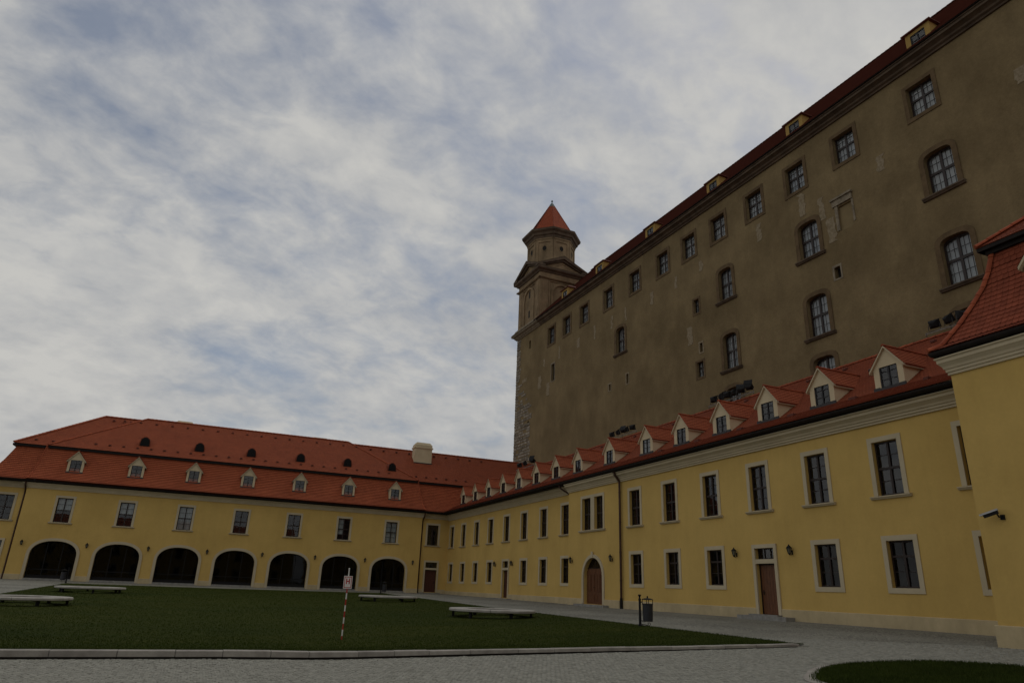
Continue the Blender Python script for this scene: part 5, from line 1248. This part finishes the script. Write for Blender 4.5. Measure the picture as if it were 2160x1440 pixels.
bench(-5.85, 52.6, 'ring-shaped pale stone bench in front of the dark bin at the lawn corner', .2)
bench(12.3, 48.9, 'ring-shaped stone bench below the seventh arch, far right lawn corner', .3)
bench(12.75, 31.2, 'ring-shaped stone bench beside the paving, in front of the far windows', .1)

# ------------------------------------------------------------------ litter bins
def bin_(x_, y_, label, dirv):
    z = gh(x_, y_); t = thing('litter_bin', label, 'litter bin', (x_, y_, z), 'hanging litter bins around the lawn'); p = Vector((x_, y_, z)); d = Vector((*dirv, 0)).normalized()
    b = MB(); b.lathe([(.075, -.1), (.075, .06), (.055, .10), (.05, .14), (.045, .55), (.045, .96), (.055, .98), (.055, 1.0), (.04, 1.03), (.03, 1.08), (.055, 1.13), (.06, 1.16), (.03, 1.18)], p, 10); b.build('post', M['black'], t, p)
    c = p + d * .30
    b = MB(); b.lathe([(.175, .20), (.19, .22), (.205, .80), (.215, .82), (.215, .85), (.19, .85)], c, 16); b.build('bin_body', M['bin_grey'], t, p)
    b = MB(); b.lathe([(.225, .985), (.225, 1.01), (.15, 1.035), (.03, 1.055), (.02, 1.07), (.035, 1.10), (.015, 1.13)], c, 16)
    for k in range(4): a = math.pi / 4 + k * math.pi / 2; b.tube([c + Vector((.2 * math.cos(a), .2 * math.sin(a), .82)), c + Vector((.2 * math.cos(a), .2 * math.sin(a), .99))], .012, 5)
    b.build('lid', M['black'], t, p)
    b = MB(); b.tube([p + Vector((0, 0, .90)), p + d * .09 + Vector((0, 0, .90))], .025, 6); b.tube([p + Vector((0, 0, .23)), p + d * .2 + Vector((0, 0, .20))], .018, 6)
    sc = []
    for k in range(22):
        a = -1.6 + k * .36; r = .075 * (1 - k / 34.0); sc.append(c + d * (.03 + r * math.sin(a)) + Vector((0, 0, .115 - r * math.cos(a) * 1.0)))
    b.tube([p + Vector((0, 0, .08)), p + d * .12 + Vector((0, 0, .09))] + sc[2:], .011, 5); b.build('bracket', M['black'], t, p)
bin_(16.12, 24.24, 'dark hanging litter bin on the near right edge of the lawn', (.83, -.55))
bin_(-9.77, 70.6, 'small dark litter bin behind the left ring bench', (-1, .1))
bin_(16.0, 66.6, 'small dark litter bin behind the far right ring bench', (.97, -.2))

# ------------------------------------------------------------------ heliport marker
sx, sy = 4.13, 21.34; sz = lawn_h(sx, sy) - .0
HS = thing('marker_sign', 'red and white striped pole with a white H board', 'sign', (sx, sy, sz))
TOPZ = .262; zc = -1.56; tot = TOPZ - zc
zs_ = [zc]; n_ = 10
bands = [('red', .150), ('white', .163), ('red', .163), ('white', .163), ('red', .163), ('white', .163), ('red', .163), ('white', .163), ('red', .163), ('white', .50)]
z = zc - .05; first = True
for cname, h in bands:
    b = MB(); hh = h + (.05 if first else 0); b.lathe([(.0185, 0), (.0185, hh)], (sx, sy, z), 10); b.build('pole_band', M[cname], HS, (sx, sy, z)); z += hh; first = False
b = MB(); b.lathe([(.0225, 0), (.0225, .02), (.012, .03)], (sx, sy, z), 10); b.build('pole_cap', M['white'], HS)
fd = Vector((-sx, -sy, 0)).normalized(); HF = Frame((sx, sy, 0), (-fd.y, fd.x, 0), fd)
zb0, zb1 = -.145, .205; bw = .122
b = MB(); b.fbox(HF, -bw, bw, zb0, zb1, .024, .030); bd = b.build('board', M['white'], HS)
b = MB(); b.ring(HF, rect(-bw + .036, bw - .036, zb0 + .040, zb1 - .040), rect(-bw + .018, bw - .018, zb0 + .020, zb1 - .020), .030, .0315); b.build('border', M['red'], HS)
b = MB()
for k in range(18):
    pass
hz0, hz1 = zb0 + .125, zb1 - .068
b.fbox(HF, -.055, -.024, hz0, hz1, .030, .0318); b.fbox(HF, .024, .055, hz0, hz1, .030, .0318); b.fbox(HF, -.024, .024, (hz0 + hz1) / 2 - .015, (hz0 + hz1) / 2 + .015, .030, .0317); b.build('letter', M['red'], HS)

# ------------------------------------------------------------------ security camera on the pavilion
q = Vector((21.3, 13.06, 2.50)); SCM = thing('security_camera', 'white security camera on the pavilion wall at right', 'camera', q)
b = MB(); b.obox(q + Vector((-.03, 0, 0)), (.03, 0, 0), (0, .055, 0), (0, 0, .07)); b.tube([q + Vector((-.05, 0, 0)), q + Vector((-.16, .02, .0)), q + Vector((-.20, .04, .09))], .022, 8); b.build('bracket', M['black'], SCM)
ax = Vector((-.36, .88, -.32)).normalized(); sd = ax.cross(Vector((0, 0, 1))).normalized(); up = sd.cross(ax); cc2 = q + Vector((-.22, .06, .13)) + ax * .13
b = MB(); b.obox(cc2, ax * .20, sd * .055, up * .052); b.build('camera_body', M['black'], SCM)
b = MB(); b.obox(cc2 + up * .066 + ax * .03, ax * .25, sd * .072, up * .012); b.obox(cc2 + up * .05 + sd * .068 + ax * .03, ax * .25, sd * .004, up * .02); b.obox(cc2 + up * .05 - sd * .068 + ax * .03, ax * .25, sd * .004, up * .02); b.build('sun_shield', M['alu'], SCM)
b = MB(); b.tube([cc2 + ax * .2, cc2 + ax * .206], .035, 12); b.build('lens', M['glass_shop'], SCM)

# ------------------------------------------------------------------ floodlights on the roof ridge
def floodlight(x_, y_, z_, tilt, turn, label, grp, s=1.0):
    t = thing('floodlight', label, 'floodlight', (x_, y_, z_), grp); p = Vector((x_, y_, z_))
    ax = Vector((math.cos(turn) * math.cos(tilt), math.sin(turn) * math.cos(tilt), math.sin(tilt))); sd = ax.cross(Vector((0, 0, 1))).normalized(); up = sd.cross(ax); c_ = p + Vector((0, 0, .34 * s))
    b = MB(); hs = [c_ - ax * .16 * s]
    R = []
    for dd, w_, h_ in ((-.17, .10, .09), (-.10, .20, .17), (.10, .27, .21), (.14, .27, .21)): R.append([c_ + ax * dd * s + sd * sx_ * w_ * s + up * sz_ * h_ * s for sx_, sz_ in ((-1, -1), (1, -1), (1, 1), (-1, 1))])
    b.rings(R); b.build('housing', M['black'], t, p)
    g = MB(); g.poly([c_ + ax * .145 * s + sd * sx_ * .24 * s + up * sz_ * .18 * s for sx_, sz_ in ((-1, -1), (1, -1), (1, 1), (-1, 1))]); g.build('lamp_glass', M['lampglass'], t, p)
    v = MB(); v.obox(c_ + ax * .28 * s + up * .215 * s, ax * .16 * s, sd * .28 * s, up * .008); v.build('visor', M['black'], t, p)
    y2 = MB()
    for s_ in (-1, 1): y2.tube([p, p + sd * s_ * .29 * s + Vector((0, 0, .02)), c_ + sd * s_ * .28 * s], .016, 5)
    y2.build('yoke', M['flash'], t, p)
def rail(y0, y1, label):
    t = thing('mounting_rail', label, 'rail', (31, (y0 + y1) / 2, 12.3), 'floodlight rails on the ridge')
    b = MB(); b.tube([(31, y0, 12.52), (31, y1, 12.52)], .022, 6); b.tube([(31, y0, 12.59), (31, y1, 12.59)], .014, 6); b.build('rail', M['step'], t)
    n_ = max(2, int((y1 - y0) / .9))
    b = MB()
    for k in range(n_ + 1): yy = y0 + .05 + (y1 - y0 - .1) * k / n_; b.tube([(31, yy, 12.2), (31, yy, 12.6)], .018, 6)
    b.build('post', M['flash'], t)
rail(18.3, 20.95, 'thin floodlight rail on the ridge beside the pavilion hip'); rail(32.9, 37.4, 'floodlight rail on the ridge above the middle dormers'); rail(46.4, 50.8, 'floodlight rail on the ridge near the arched door dormer'); rail(65.8, 70.6, 'farthest floodlight rail, at the castle corner stones')
g1 = 'floodlights by the pavilion hip'; g2 = 'floodlights above the middle dormers'; g3_ = 'floodlights above the arched door'; g4 = 'floodlights at the castle corner'
for y_, ti, tu, lab, g in ((20.45, .35, .15, 'square black floodlight farthest from the pavilion hip', g1), (19.72, .45, -.35, 'tilted square floodlight in the middle of the pavilion trio', g1), (19.0, .25, .9, 'black floodlight tucked against the pavilion hip tiles', g1)): floodlight(31, y_, 12.60, ti, tu, lab, g, .95)
for y_, ti, tu, lab in ((36.85, .2, .1, 'black box floodlight at the left end of the middle rail'), (36.05, .4, -.5, 'floodlight with raised visor second from left on the middle rail'), (35.45, .3, .3, 'floodlight third from left on the middle rail'), (34.75, .35, -.2, 'floodlight in front of the arched castle window on the middle rail'), (34.1, .7, .8, 'floodlight with wide dark visor on the middle rail'), (33.35, 1.15, .5, 'steeply tilted thin floodlight at the right end of the middle rail')): floodlight(31, y_, 12.60, ti, tu, lab, g2, 1.0)
for y_, ti, tu, lab in ((50.3, .2, .1, 'leftmost floodlight of the cluster above the arched door'), (49.3, .4, -.3, 'second floodlight of the cluster above the arched door'), (48.5, .8, .4, 'upright floodlight in the middle of the arched door cluster'), (48.0, .4, -.1, 'low floodlight right of the upright one in its cluster'), (47.1, .3, .4, 'rightmost floodlight of the cluster above the arched door')): floodlight(31, y_, 12.60, ti, tu, lab, g3_, .95)
for y_, ti, tu, lab in ((69.8, .3, .2, 'left floodlight of the far cluster below the castle corner'), (68.3, .5, -.2, 'middle floodlight of the far cluster below the castle corner'), (66.4, 1.1, .5, 'steeply tilted right floodlight of the far cluster')): floodlight(31, y_, 12.62, ti, tu, lab, g4, 1.15)
